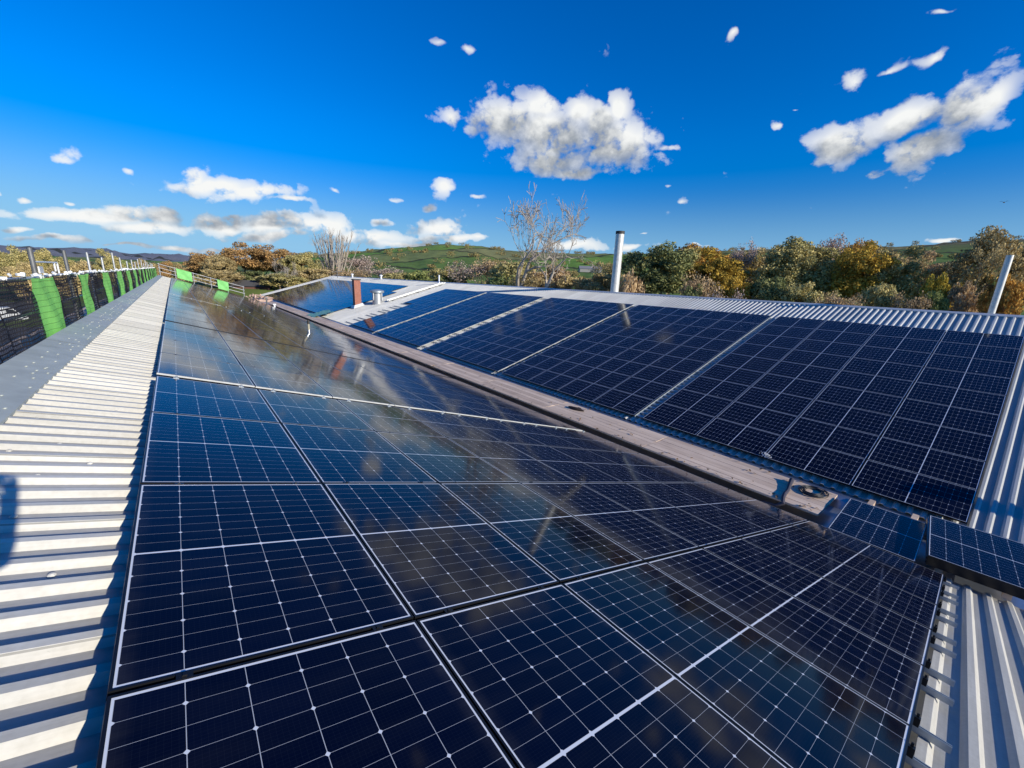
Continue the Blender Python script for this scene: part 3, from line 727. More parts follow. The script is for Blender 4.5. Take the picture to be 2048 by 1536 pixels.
mb = MB(); mb.box((0, -PL / 2 - .006, -.013), (PW, .010, .022)); trim_o = mb.build('edge_trim', TRIM); trim_me = trim_o.data; bpy.data.objects.remove(trim_o)
mb = MB()
mb.box((0, PL / 2 + .012, -.004), (.060, .045, .018)); mb.box((0, PL / 2 + .03, -.04), (.045, .012, .08)); mb.lathe((0, PL / 2 + .012, .004), [(.014, 0), (.014, .022), (.008, .026)], 8)
mb.box((0, PL / 2 + .10, -.075), (.042, .20, .03))
gap_clamp_o = mb.build("clamp", ALU); gap_clamp_me = gap_clamp_o.data; bpy.data.objects.remove(gap_clamp_o)
ROWP = 1.144; COLP = 1.742
L_BLOCKS = [(-.116, 4), (7.05, 4), (14.21, 8), (28.36, 23)]
R_BLOCKS = [(-.199, 4), (7.07, 4), (14.32, 4), (22.02, 4), (29.28, 4), (42.95, 20)]
slots = []
cidx = 0
for (y0, n) in L_BLOCKS:
    for j in range(n):
        for r in range(8):
            slots.append(('L', r, cidx, y0 + j * COLP + PL / 2, j == 0 and y0 in (7.05, 28.36)))
        cidx += 1
cidx = 0
for bi, (y0, n) in enumerate(R_BLOCKS):
    for j in range(n):
        for r in range(9):
            if bi == 4 and j == 3 and r < 5: continue      # the notch beside the brick chimney
            if bi == 5 and j == 0 and r > 6: continue
            slots.append(('R', r, cidx, y0 + j * COLP + PL / 2, j == 0 and bi in (2, 3, 4)))
        cidx += 1

def slot_pose(sl):
    side, r, c, yc, last = sl
    if side == 'L': return LP(SL0 + r * ROWP + PW / 2, yc), (0, TH, 0)
    return RP(SR0 + r * ROWP + PW / 2, yc), (0, -TH, 0)

def pix_area(sl):
    """visible size in the picture: used only to pick the 300 that show largest"""
    loc, rot = slot_pose(sl); E3 = Euler(rot).to_matrix(); P = []
    for (x, y) in ((-PW / 2, -PL / 2), (PW / 2, -PL / 2), (PW / 2, PL / 2), (-PW / 2, PL / 2)):
        w = loc + E3 @ Vector((x, y, 0)); q = CAM.T @ np.array(w)
        if q[2] < .15: q[2] = .15
        P.append((max(0, min(2048, 1024 + FPX * q[0] / q[2])), max(0, min(1536, 768 + FPX * q[1] / q[2]))))
    a = 0
    for k in range(4):
        x1, y1 = P[k]; x2, y2 = P[(k + 1) % 4]; a += x1 * y2 - x2 * y1
    return abs(a) / 2
slots.sort(key=pix_area, reverse=True)
for k, sl in enumerate(slots[:300]):
    side, r, c, yc, last = sl
    loc, rot = slot_pose(sl)
    if side == 'L':
        lab = "near-slope solar panel, %s row down from the cream strip, %s column away from the camera" % (ordn(r), ordn(c))
        grp = "solar panels on the near roof slope"
    else:
        lab = "far-slope solar panel, %s row up from the gutter boards, %s column from the near end" % (ordn(r), ordn(c))
        grp = "solar panels on the far roof slope"
    rr = random.Random(k * 7 + 3)
    o = empty("solar_panel", loc, lab, "solar panel", grp, (rot[0] + rr.gauss(0, .0020), rot[1] + rr.gauss(0, .0020), rr.gauss(0, .0007)))
    for nm, me in (("frame", frame_me), ("glass", glass_me)):
        q = bpy.data.objects.new(nm, me); COL.objects.link(q); q.parent = o
    if last:
        q = bpy.data.objects.new('edge_trim', trim_me); COL.objects.link(q); q.parent = o
    if (side == 'L' and c in (3, 15)) or (side == 'R' and c in (7, 11, 15)):
        for sx in (-1, 1):
            q = bpy.data.objects.new('clamp', gap_clamp_me); COL.objects.link(q); q.parent = o; q.location = (sx * (PW / 2 - .20), 0, 0)
    elif c < 9:
        for sx in (-1, 1):
            q = bpy.data.objects.new("clamp", clamp_me); COL.objects.link(q); q.parent = o; q.location = (sx * (PW / 2 - .20), 0, 0)
V = []; F = []; UV = []; FM = []
for sl in slots[300:]:
    loc, rot = slot_pose(sl); E3 = Euler(rot).to_matrix(); b = len(V)
    V += [loc + E3 @ Vector(v) for v in fV]; F += [[i + b for i in f] for f in fF]; FM += [0] * len(fF); UV += [(0, 0)] * (4 * len(fF))
    b = len(V)
    V += [loc + E3 @ Vector(v) for v in gV]; F += [[i + b for i in f] for f in gF]; FM += [1] * len(gF); UV += gUV
me = mesh_from("distant_solar_panels", V, F, [FRAME, GLASS], FM, uv=UV)
o = bpy.data.objects.new("distant_solar_panels", me); COL.objects.link(o)
tag(o, "mass of solar panels towards the far ends of both roof slopes", "solar panels", kind="stuff")

# mounting rails under the modules, their ends sticking out past the array
def rail(P, s, y0, y1, label, group):
    o = empty("mounting_rail", P(s, y0, -.08), label, "mounting rail", group)
    mb = MB(); E3 = Matrix.Rotation(TH if P is LP else -TH, 3, 'Y')
    L = y1 - y0
    for (dx, w, z, h) in ((-.014, .004, .0, .036), (.014, .004, .0, .036), (0, .032, -.019, .004), (-.011, .009, .018, .004), (.011, .009, .018, .004)):
        c = E3 @ Vector((dx, L / 2, z + .005)); mb.box(c, (w, L, h), E3)
    mb.build("channel", ALU, o)
    mb = MB()
    for yy in (y0 + .165,):
        mb.box(E3 @ Vector((0, yy - y0 - .01, .045)), (.034, .030, .052), E3); mb.box(E3 @ Vector((0, yy - y0 - .01, .082)), (.012, .012, .02), E3)
    mb.build("end_clamp", FRAME, o)
    mb = MB(); yy = .07
    mb.box(E3 @ Vector((.03, yy, -.014)), (.03, .05, .006), E3); mb.lathe(E3 @ Vector((.034, yy, -.011)), [(.009, 0), (.007, .006)], 6)
    mb.build("foot", GALV, o)
    return o
for r in range(8):
    for q, nm in ((.20, "upper"), (PW - .20, "lower")):
        s = SL0 + r * ROWP + q
        rail(LP, s, -.285, 68.6, "%s aluminium rail under the %s panel row down from the cream strip" % (nm, ordn(r)), "rail ends along the near roof array")
for r in range(9):
    for q, nm in ((.20, "lower"), (PW - .20, "upper")):
        s = SR0 + r * ROWP + q
        rail(RP, s, -.195, 36.6, "%s aluminium rail under the %s panel row up from the gutter boards" % (nm, ordn(r)), "rails of the far roof array")

# ------------------------------------------------------------------ boards along the valley
bw = .2085
board_me = {}
rnd = random.Random(11)
for j in range(16):
    ya = 1.62 + j * 3.92
    for i in range(6):
        x = 9.085 + i * (bw + .0085) + bw / 2
        mb = MB(); L = 3.9
        mb.box((0, L / 2, -.0225), (bw - .002, L, .045))
        if not board_me:
            b0 = mb.build("valley_board", BOARD); board_me['m'] = b0.data
            mod = b0.modifiers.new("bevel", 'BEVEL'); mod.width = .004; mod.segments = 1
        else:
            b0 = bpy.data.objects.new("valley_board", board_me['m']); COL.objects.link(b0)
        b0.location = (x + rnd.gauss(0, .0015), ya + rnd.uniform(-.006, .006) , -4.118 + rnd.uniform(-.004, .004))
        b0.rotation_euler = (rnd.gauss(0, .0006), rnd.gauss(0, .012), rnd.gauss(0, .0006))
        tag(b0, "pinkish weathered valley board, %s from the left, in the %s length from the near end" % (ordn(i), ordn(j)), "board", "boards laid along the valley gutter")

# ------------------------------------------------------------------ loose panels laid across the valley
def loose(cx, cy, z, yaw, lab, roll=0.0):
    o = empty("loose_solar_panel", (cx, cy, z), lab, "solar panel", "loose solar panels across the valley", (0, roll, R_(90 + yaw)))
    for nm, me in (("frame", frame_me), ("glass", glass_me)):
        q = bpy.data.objects.new(nm, me); COL.objects.link(q); q.parent = o
loose(9.36, .80, -4.025, 1.5, "loose solar panel lying across the valley at the cut end of the boards, uppermost")
loose(9.37, .80, -4.062, 1.2, "loose solar panel underneath the one at the cut end of the boards")
for k, nm in enumerate(("topmost of the near loose stack lying skewed across the valley", "second down in the skewed near loose stack across the valley",
                        "third down in the skewed near loose stack across the valley", "fourth down in the skewed near loose stack across the valley",
                        "bottom of the skewed near loose stack across the valley")):
    loose(9.57 + .008 * k, -.375 + .006 * ((k * 3) % 4), -3.90 - .0365 * k, 5.8 + (k % 3 - 1) * .4, "loose solar panel, " + nm)
for yy, nm in ((1.10, "far"), (.45, "near")):
    mb = MB(); mb.box((9.75, yy, -4.15), (1.9, .09, .10)); tag(mb.build("timber_bearer", BOARD), "%s timber bearer under the loose panel at the cut end of the boards" % nm, "timber", "bearers under the loose panels")
for yy, nm in ((-.05, "far"), (-.75, "near")):
    mb = MB(); mb.box((9.8, yy, -4.155), (1.9, .09, .10)); tag(mb.build("timber_bearer", BOARD), "%s timber bearer under the skewed loose stack" % nm, "timber", "bearers under the loose panels")
# black cable coil and a strap on the boards
mb = MB(); pts = []
rnd = random.Random(3)
for k in range(15 * 14):
    a = 2 * math.pi * k / 15; t = k / (15 * 14)
    r = .20 + .05 * math.sin(a * .37 + 1) + rnd.uniform(-.006, .006)
    pts.append((10.03 + 1.15 * r * math.cos(a), 1.97 + .95 * r * math.sin(a) + .03 * math.sin(k * .11), -4.112 + .035 * t + .012 * abs(math.sin(a * .5))))
pts += [(10.2, 1.78, -4.10), (10.28, 1.72, -4.11), (10.33, 1.66, -4.13), (10.36, 1.60, -4.2)]
mb.tube(pts, .0062, 6); tag(mb.build("cable_coil", BLACKP, smooth=True), "coil of black cable lying on the near end of the valley boards", "cable coil")
mb = MB()
st = [(10.17, 2.42, -4.05), (10.05, 2.40, -4.075), (9.85, 2.36, -4.085), (9.6, 2.31, -4.088), (9.35, 2.29, -4.085), (9.15, 2.25, -4.09), (9.02, 2.20, -4.14), (8.96, 2.30, -4.22), (8.95, 2.55, -4.24)]
mb.tube(st, [.05, .045, .035, .035, .04, .035, .04, .03, .02], 8)
tag(mb.build("rolled_sling", mat("purple_grey_webbing", (.055, .05, .065), .8, 0, 30, .3), smooth=True), "dark purple-grey rolled sling lying across the valley boards beside the cable coil", "sling")
# offcuts of white cable at the foot of the far array, and a small dark bundle on the boards
mb = MB(); rnd = random.Random(8)
p0 = RP(9.35, 3.25, .012)
for k in range(7):
    a = rnd.uniform(0, 6.28); P = []
    for t in range(8):
        P.append(p0 + Vector((.03 * rnd.uniform(-1, 1) + .10 * math.cos(a + t * .5) * (t / 5), .10 * math.sin(a + t * .6) * (t / 4), .015 + .03 * math.sin(t * .8) + .02 * k / 7)))
    mb.tube(P, .004, 5)
tag(mb.build("cable_offcuts", WHITEP, smooth=True), "tangle of pale cable offcuts at the foot of the far array near the coil", "cable offcuts")
mb = MB()
mb.tube([(10.02, 8.4, -4.09), (9.95, 8.6, -4.07), (9.9, 8.85, -4.075), (9.97, 9.05, -4.095)], [.02, .06, .055, .015], 8)
mb.tube([(9.98, 8.5, -4.08), (10.1, 8.62, -4.09), (10.18, 8.8, -4.1)], [.02, .03, .012], 6)
tag(mb.build("glove", mat("dark_glove", (.05, .035, .03), .9, 0, 40, .3), smooth=True), "dark crumpled work glove left on the valley boards", "glove")

# ------------------------------------------------------------------ flues and roof furniture
def flue(name, x, y, z0, z1, r, label, cap=True, group=None, m=None, cat="flue pipe"):
    o = empty(name, (x, y, z0), label, cat, group)
    mb = MB(); prof = [(r, 0)]; h = z1 - z0; k = .9
    while k < h - .3: prof += [(r, k - .012), (r * 1.03, k - .01), (r * 1.03, k + .03), (r, k + .032)]; k += 1.05
    prof += [(r, h)]
    mb.lathe((0, 0, 0), prof, 28); q = mb.build("pipe", m or FLUE, o, smooth=True)
    if cap:
        mb = MB(); mb.lathe((0, 0, h), [(r * 1.06, -.16), (r * 1.06, .03), (r * .9, .035), (r * .86, -.05)], 28); mb.build("collar", CAPM, o, smooth=True)
    mb = MB(); mb.lathe((0, 0, 0), [(r * 1.9, -.05), (r * 1.5, .10), (r * 1.12, .28), (r * 1.0, .30)], 28); mb.build("base_flashing", LEAD, o, smooth=True)
    return o
flue("flue", 24.25, 18.53, back(1.25, 0).z - .06, 3.56, .285, "tall steel flue with sooty collar standing behind the far ridge, its right side sunlit")
flue("flue", 24.25, .76, back(1.25, 0).z - .06, 1.66, .100, "slim pale flue without a collar behind the far ridge at the right edge", cap=False)
s = 11.55
flue("flue", RP(s, 0).x, -5.2, RP(s, 0, PAN).z, RP(s, 0, PAN).z + 1.65, .20, "short steel flue beside the far array, just beyond the right edge, shading the ribs")
# turbine-like vent cowl beside the chimney
p = RP(14.05, 40.6, CREST)
o = empty("roof_vent", p, "squat galvanised cylindrical roof vent with flat lid beside the brick chimney", "roof vent")
mb = MB(); mb.lathe((0, 0, 0), [(.50, -.25), (.48, .30), (.46, .32), (.46, 1.05)], 24); mb.build("drum", GALV, o, smooth=True)
mb = MB(); mb.lathe((0, 0, 0), [(.62, 1.02), (.66, 1.06), (.66, 1.22), (.60, 1.26), (.2, 1.36)], 24); mb.build("lid", ALU, o, smooth=True)
mb = MB()
for k in range(4):
    a = k * 1.571 + .5; mb.box((.56 * math.cos(a), .56 * math.sin(a), .7), (.05, .05, .75))
mb.build("stay", GALV, o)
flue("vent_pipe", *RP(21.3, 40.6, 0).to_tuple()[:2], RP(21.3, 0, PAN).z, RP(21.3, 0, PAN).z + .95, .085, "thin white vent pipe on the far ridge beyond the chimney strip", cap=False, m=WHITEP, cat="vent pipe")
flue("vent_pipe", *LP(5.45, 21.8).to_tuple()[:2], LP(5.45, 0, PAN).z, LP(5.45, 0).z + .62, .05, "pale vent pipe poking through the middle of the near array", cap=True, cat="vent pipe", m=mat("buff_pipe", (.40, .36, .25), .6))
for (px, py, d, lab) in ((702, 551, 74, "small white ridge vent nearest the far end of the far ridge"), (745, 551, 62, "small white ridge vent above the brick chimney")):
    q = at(px, py, d); yy = q.y
    o = empty("ridge_vent", RP(21.7, yy, CREST), lab, "ridge vent", "small vents on the far ridge")
    mb = MB(); mb.lathe((0, 0, 0), [(.14, -.1), (.14, .38), (.12, .40)], 12); mb.build("stub", WHITEP, o, smooth=True)
    mb = MB(); mb.lathe((0, 0, .42), [(.24, 0), (.22, .10), (.05, .2)], 12); mb.build("hood", WHITEP, o, smooth=True)
# dark aerial on the ridge
q = at(678, 553, 79); p = RP(20.9, 76.0, CREST)
o = empty("aerial", p, "dark cross-shaped aerial on the far end of the far roof", "aerial")
mb = MB(); mb.tube([(0, 0, -.1), (0, 0, 1.5)], .05, 8); mb.build("mast", DKTUBE, o)
mb = MB(); mb.tube([(-.9, 0, .95), (.9, .2, 1.1)], .05, 6); mb.tube([(-.5, 0, .55), (.5, .1, .62)], .035, 6); mb.build("element", DKTUBE, o)
# cable tray running up the bare strip
o = empty("cable_tray", RP(14.8, 39.6, CREST), "grey metal cable tray running up the bare cream strip beyond the vent", "cable tray", rot=(0, -TH, R_(0)))
mb = MB(); mb.box((3.3, 0, .10), (6.6, .5, .012)); mb.box((3.3, -.25, .14), (6.6, .012, .09)); mb.box((3.3, .25, .14), (6.6, .012, .09)); mb.build("tray", GALV, o)
mb = MB()
for k in range(5): mb.box((.5 + k * 1.4, 0, .045), (.06, .56, .09))
mb.build("bracket", DKTUBE, o)
# cable ladder lying in the wide gap of the far array
for s0 in (9.3, 13.0, 16.7):
    L = 3.66 if s0 < 16 else 2.85
    o = empty("cable_ladder", RP(s0, 6.915, -.05), "galvanised cable ladder %s the wide gap of the far array" % {9.3: "at the foot of", 13.0: "in the middle of", 16.7: "at the top of"}[s0], "cable ladder", "cable ladders in the wide gap", (0, -TH, 0))
    mb = MB()
    for sy in (-1, 1): mb.box((L / 2, sy * .140, 0), (L, .012, .05))
    mb.build("side_rail", ALU, o)
    for k in range(int(L / .22)):
        mb = MB(); mb.box((0, 0, -.008), (.075, .27, .02)); q = mb.build("rung", ALU, o); q.location = (.10 + k * .22, 0, 0)
# dead leaves blown along the valley
mb = MB(); rnd = random.Random(44)
for k in range(420):
    y = 1.7 + 50 * rnd.random() ** 1.6; side = rnd.random()
    x = rnd.gauss(9.09, .05) if side < .45 else (rnd.uniform(9.1, 10.36) if side < .7 else rnd.gauss(10.44, .06))
    z = -4.108 if 9.09 < x < 10.37 else (-4.385 if x < 9.09 else -4.25 + max(0, x - 10.46) * .2)
    s = rnd.uniform(.025, .055); E3 = Euler((rnd.gauss(0, .35), rnd.gauss(0, .35), rnd.uniform(0, 6.28))).to_matrix()
    mb.add([Vector((x, y, z + .012)) + E3 @ Vector(v) for v in ((-s, 0, 0), (0, -s * .55, .004), (s, 0, 0), (0, s * .55, .004))], [[0, 1, 2, 3]])
tag(mb.build("leaf_litter", mat("dead_leaf", (.16, .09, .04), .8, 0, 7, .5)), "dead leaves blown along the valley boards", "leaf litter", kind="stuff")
# far valley end: small posts, a green sheet, rubble
for (x, y, h, lab) in ((8.35, 58.0, .8, "dark stub post at the far end of the valley"), (8.75, 55.5, .3, "white stub post at the far end of the valley")):
    zz = LP((x + HL * ST) / CT, 0, CREST).z
    o = empty("stub_post", (x, y, zz), lab, "post"); w = "dark" in lab
    mb = MB(); mb.tube([(0, 0, -.05), (0, 0, h)], .09 if w else .10, 10); mb.build("post", DKTUBE if w else WHITEP, o)
    mb = MB(); mb.box((0, 0, h + .06), (.3, .3, .12)); mb.build("head", DKTUBE if w else WHITEP, o)
mb = MB(); rnd = random.Random(4); p = RP(9.0, 43.0, -.02); n = 9; V = []; F = []
for i in range(n):
    for j in range(n):
        V.append(p + Vector(((i / 8 - .5) * 1.9, (j / 8 - .5) * 2.6, .10 + .16 * abs(math.sin(i * 1.3 + j * .7)) + rnd.uniform(0, .08) + (i / 8 - .5) * .5)))
for i in range(n - 1):
    for j in range(n - 1): F.append([i * n + j, (i + 1) * n + j, (i + 1) * n + j + 1, i * n + j + 1])
mb.add(V, F); tag(mb.build("plastic_sheet", mat("green_plastic", (.22, .46, .33), .5, 0, 3, .2), smooth=True), "crumpled pale green plastic sheet at the foot of the farthest array", "plastic sheet")
mb = MB(); rnd = random.Random(6)
for k in range(70):
    x = 7.3 + rnd.uniform(0, 3.6); y = 70.4 + rnd.gauss(0, .7); s = rnd.uniform(.10, .22)
    z = -4.15 + .42 * math.exp(-((x - 9) / 1.3) ** 2) * rnd.uniform(.2, 1.4) + .1
    mb.box((x, y, z), (s * 1.3, s, s * .8), Euler((rnd.uniform(0, 3), rnd.uniform(0, 3), rnd.uniform(0, 3))).to_matrix())
mb.box((9.1, 70.4, -4.35), (4.2, 2.4, .5))
tag(mb.build("rubble", mat("pink_stone", (.48, .33, .25), .9, 0, 2, .4)), "heap of pinkish broken stone at the far end of the valley", "rubble", kind="stuff")

# ------------------------------------------------------------------ scaffold and debris netting along the outer edge
NX = -1.74
sc = empty("scaffold", (-1.9, 6, GZ), "tube scaffold along the outer edge of the near roof, its poles rising above the netting", "scaffold")
def put(mb, name, m, parent, smooth=False):
    o = mb.build(name, m, parent, smooth); o.matrix_parent_inverse = Matrix.Translation(-Vector(parent.location)); return o
rnd = random.Random(21)
polys = [4.6, 7.85] + [11.1 + 3.28 * k for k in range(18)]
for k, y in enumerate(polys):
    x = -1.93 + rnd.uniform(-.015, .015)
    top = (.15, .18, .22, .26, .30)[k] if k < 5 else rnd.uniform(.12, .5)
    mb = MB(); lean = rnd.uniform(-.02, .02)
    mb.tube([(x, y, GZ), (x + lean, y + rnd.uniform(-.03, .03), top)], .030 if k > 3 else .036, 10)
    put(mb, "standard", DKTUBE if k in (0, 1, 2, 3) else GALV, sc, True)
    for z in (-.30, -1.30):
        mb = MB(); mb.box((x + .05, y + .02, z), (.10, .09, .10)); mb.tube([(x + .03, y - .07, z + .02), (x + .03, y + .07, z + .02)], .03, 8)
        put(mb, "coupler", GALV, sc)
for z, x in ((-.27, -1.86), (-.80, -1.87), (-1.32, -1.87)):
    pts = [(x, y, z + .012 * math.sin(y * 1.1)) for y in np.linspace(3.2, 68.9, 60)]
    mb = MB(); mb.tube(pts, .026, 8); put(mb, "ledger", GALV, sc, True)
mb = MB()
for (a, b) in (((-1.95, 11.3, -.2), (-1.95, 11.3, -.02)), ((-1.95, 11.3, -.02), (-1.95, 13.3, -.02)), ((-1.95, 13.3, -.02), (-1.95, 13.3, -.25)), ((-1.95, 13.0, -.02), (-1.95, 13.0, -.2))):
    mb.tube([a, b], .015, 8)
mb.box((-1.95, 11.75, -.16), (.02, .30, .12))
put(mb, "access_gate", WHITEP, sc)
mb = MB(); mb.box((-2.5, 36, -1.75), (1.0, 66, .05)); put(mb, "platform", BOARD, sc)
# row of pale net ties and clips along the top ledger
mb = MB()
for k in range(150):
    y = 6.2 + k * .42 + rnd.uniform(-.12, .12)
    if y > 68.6: break
    s = rnd.uniform(.025, .055)
    mb.box((-1.83 + rnd.uniform(-.02, .02), y, -.25 + rnd.uniform(-.02, .05)), (s, s * 1.4, s * 1.3), Euler((rnd.uniform(0, 3), rnd.uniform(0, 3), 0)).to_matrix())
put(mb, "net_ties", WHITEP, sc)

def net(name, y0, y1, z0, z1, m, seed, lab, cat, group, x=NX):
    rn = random.Random(seed); ny = max(3, int((y1 - y0) / .13)); nz = 14
    o = empty if False else None
    V = []; F = []; ph = rn.uniform(0, 6)
    for i in range(ny + 1):
        for j in range(nz + 1):
            y = (y1 - y0) * (i / ny - .5); z = (z1 - z0) * (j / nz - .5)
            t = j / nz
            bulge = .035 * math.sin(3.1 * y + ph) * (1 - abs(2 * t - 1)) + .02 * math.sin(7 * y + 5 * z + ph) + .012 * math.sin(17 * y + 2 * ph + 9 * z)
            sag = .02 * math.sin(i / ny * math.pi) * (t > .9)
            V.append((bulge, y + .02 * math.sin(4 * z + ph), z - sag))
    for i in range(ny):
        for j in range(nz): F.append([i * (nz + 1) + j, (i + 1) * (nz + 1) + j, (i + 1) * (nz + 1) + j + 1, i * (nz + 1) + j + 1])
    mb = MB(); mb.add(V, F); o = mb.build(name, m, smooth=True); o.location = (x, (y0 + y1) / 2, (z0 + z1) / 2)
    return tag(o, lab, cat, group)
gy = [(9.62, 11.12), (13.6, 14.95)] + [(17.9 + 4.28 * k, 19.3 + 4.28 * k) for k in range(12)]
edges = [(4.2, 9.62)]
for k in range(len(gy)):
    edges.append((gy[k][1], gy[k + 1][0] if k + 1 < len(gy) else 68.9))
for k, (a, b) in enumerate(gy):
    net("green_net", a - .04, b + .04, -1.95, -.26, GREEN_NET, 100 + k, "bright green debris net strip, %s along the roof edge from the near end" % ordn(k), "debris net", "green strips of the edge netting", NX + .03)
for k, (a, b) in enumerate(edges):
    net("black_net", a, b, -2.0, -.24, BLACK_NET, 200 + k, "dark debris net sheet, %s along the roof edge from the near end" % ordn(k), "debris net", "dark sheets of the edge netting")

# guard rail across the far end of the near roof
gr = empty("guardrail", LP(3, 69.25, CREST), "pale three-rail guardrail sloping across the far end of the near roof", "guardrail")
for h in (.5, .95, 1.4):
    mb = MB(); mb.tube([Vector((x, 69.2, LP((x + HL * ST) / CT, 0, CREST).z + h)) for x in (-1.5, 1.4, 4.2, 7.4)], .034, 8); put(mb, "rail", GALV, gr, True)
for x in (-1.4, .1, 1.9, 3.7, 5.5, 7.3):
    z = LP((x + HL * ST) / CT, 0, CREST).z
    mb = MB(); mb.tube([(x, 69.28, z - .6), (x, 69.28, z + 1.5)], .045, 8); put(mb, "post", GALV, gr, True)
for x, w, nm in ((1.0, 1.5, "upper"), (5.0, 1.2, "lower")):
    z = LP((x + HL * ST) / CT, 0, CREST).z
    mb = MB(); n = 8; V = []; F = []
    for i in range(n + 1):
        for j in range(n + 1):
            xx = (i / n - .5) * w; V.append((xx, .05 * math.sin(5 * xx + j * .6), (j / n - .5) * 1.2 - xx * .2993))
    for i in range(n):
        for j in range(n): F.append([i * (n + 1) + j, (i + 1) * (n + 1) + j, (i + 1) * (n + 1) + j + 1, i * (n + 1) + j + 1])
    mb.add(V, F); o = mb.build("green_net", mat("pale_green_net", (.20, .55, .16), .8, 0, 4, .2), smooth=True); o.location = (x, 69.12, z + .85)
    tag(o, "small green net hung on the %s part of the pale guardrail at the far end" % nm, "debris net", "small nets on the far guardrail")

# ------------------------------------------------------------------ ground and hills
def field_material(name, greens, moor, cell, hi0, hi1):
    m, nt, b = new_mat(name)
    geo = nt.nodes.new('ShaderNodeNewGeometry')
    sp = nt.nodes.new('ShaderNodeSeparateXYZ'); nt.links.new(geo.outputs['Position'], sp.inputs[0])
    cb = nt.nodes.new('ShaderNodeCombineXYZ'); nt.links.new(sp.outputs[0], cb.inputs[0]); nt.links.new(sp.outputs[1], cb.inputs[1])
    vo = nt.nodes.new('ShaderNodeTexVoronoi'); vo.voronoi_dimensions = '2D'; vo.inputs['Scale'].default_value = 1 / cell
    ve = nt.nodes.new('ShaderNodeTexVoronoi'); ve.voronoi_dimensions = '2D'; ve.feature = 'DISTANCE_TO_EDGE'; ve.inputs['Scale'].default_value = 1 / cell
    nt.links.new(cb.outputs[0], vo.inputs['Vector']); nt.links.new(cb.outputs[0], ve.inputs['Vector'])
    sc_ = nt.nodes.new('ShaderNodeSeparateColor'); nt.links.new(vo.outputs['Color'], sc_.inputs[0])
    cr = nt.nodes.new('ShaderNodeValToRGB'); cr.color_ramp.interpolation = 'CONSTANT'
    while len(cr.color_ramp.elements) < len(greens): cr.color_ramp.elements.new(.5)
    for i, c in enumerate(greens):
        cr.color_ramp.elements[i].position = i / len(greens); cr.color_ramp.elements[i].color = (*c, 1)
    nt.links.new(sc_.outputs[0], cr.inputs[0])
    n = nt.nodes.new('ShaderNodeTexNoise'); n.inputs['Scale'].default_value = .012; n.inputs['Detail'].default_value = 8; n.inputs['Roughness'].default_value = .7
    nt.links.new(geo.outputs['Position'], n.inputs['Vector'])
    # moor on the high ground, hedges along the field edges, rough patches
    hm = nt.nodes.new('ShaderNodeMapRange'); hm.inputs['From Min'].default_value = hi0; hm.inputs['From Max'].default_value = hi1
    nt.links.new(M1(nt, 'ADD', sp.outputs[2], M1(nt, 'MULTIPLY', n.outputs['Fac'], (hi1 - hi0) * 1.5)), hm.inputs['Value'])
    mo = nt.nodes.new('ShaderNodeMix'); mo.data_type = 'RGBA'; mo.inputs['B'].default_value = (*moor, 1)
    nt.links.new(hm.outputs[0], mo.inputs['Factor']); nt.links.new(cr.outputs[0], mo.inputs['A'])
    hd = M1(nt, 'MULTIPLY', M1(nt, 'LESS_THAN', ve.outputs['Distance'], .035), .85)
    hx = nt.nodes.new('ShaderNodeMix'); hx.data_type = 'RGBA'; hx.inputs['B'].default_value = (.045, .045, .022, 1)
    nt.links.new(hd, hx.inputs['Factor']); nt.links.new(mo.outputs['Result'], hx.inputs['A'])
    n2 = nt.nodes.new('ShaderNodeTexNoise'); n2.inputs['Scale'].default_value = .08; n2.inputs['Detail'].default_value = 8; n2.inputs['Roughness'].default_value = .75
    nt.links.new(geo.outputs['Position'], n2.inputs['Vector'])
    mr = nt.nodes.new('ShaderNodeMapRange'); mr.inputs['From Min'].default_value = .3; mr.inputs['From Max'].default_value = .7; mr.inputs['To Min'].default_value = .65; mr.inputs['To Max'].default_value = 1.35
    nt.links.new(n2.outputs['Fac'], mr.inputs['Value'])
    sv = nt.nodes.new('ShaderNodeVectorMath'); sv.operation = 'SCALE'; nt.links.new(hx.outputs['Result'], sv.inputs[0]); nt.links.new(mr.outputs[0], sv.inputs['Scale'])
    nt.links.new(sv.outputs[0], b.inputs['Base Color']); b.inputs['Roughness'].default_value = .95; b.inputs['Specular IOR Level'].default_value = .1
    return m
GRASS = field_material("meadow", [(.10, .13, .035), (.075, .105, .03), (.13, .12, .05), (.085, .14, .03)], (.10, .09, .04), 140, 500, 600)
FIELDS = field_material("hill_fields", [(.15, .25, .045), (.18, .29, .05), (.20, .23, .07), (.13, .20, .045), (.22, .22, .085), (.16, .28, .045)], (.20, .15, .075), 190, 84, 120)
MOOR_HAZED = field_material("hazed_moor_slopes", [(.21, .205, .205), (.19, .195, .21), (.22, .215, .19), (.18, .185, .20)], (.19, .195, .215), 900, 60, 150)  # aerial haze painted in: blue-grey base colours stand in for distant air
mb = MB(); n = 48; V = [(0, 40, GZ - .05)]; F = []
for rr in (60, 300, 2000, 9000):
    for k in range(n):
        a = 2 * math.pi * k / n; V.append((rr * math.sin(a), 40 + rr * math.cos(a), GZ - .05))
for k in range(n): F.append([0, 1 + (k + 1) % n, 1 + k])
for i in range(3):
    for k in range(n): F.append([1 + i * n + k, 1 + i * n + (k + 1) % n, 1 + (i + 1) * n + (k + 1) % n, 1 + (i + 1) * n + k])
mb.add(V, F); tag(mb.build("ground", GRASS), kind="structure")
mb = MB(); mb.quad((-75, -20, GZ), (-2.2, -20, GZ), (-2.2, 140, GZ), (-75, 140, GZ))
tag(mb.build("car_park", mat("asphalt", (.055, .054, .052), .9, 0, .6, .3)), kind="structure")

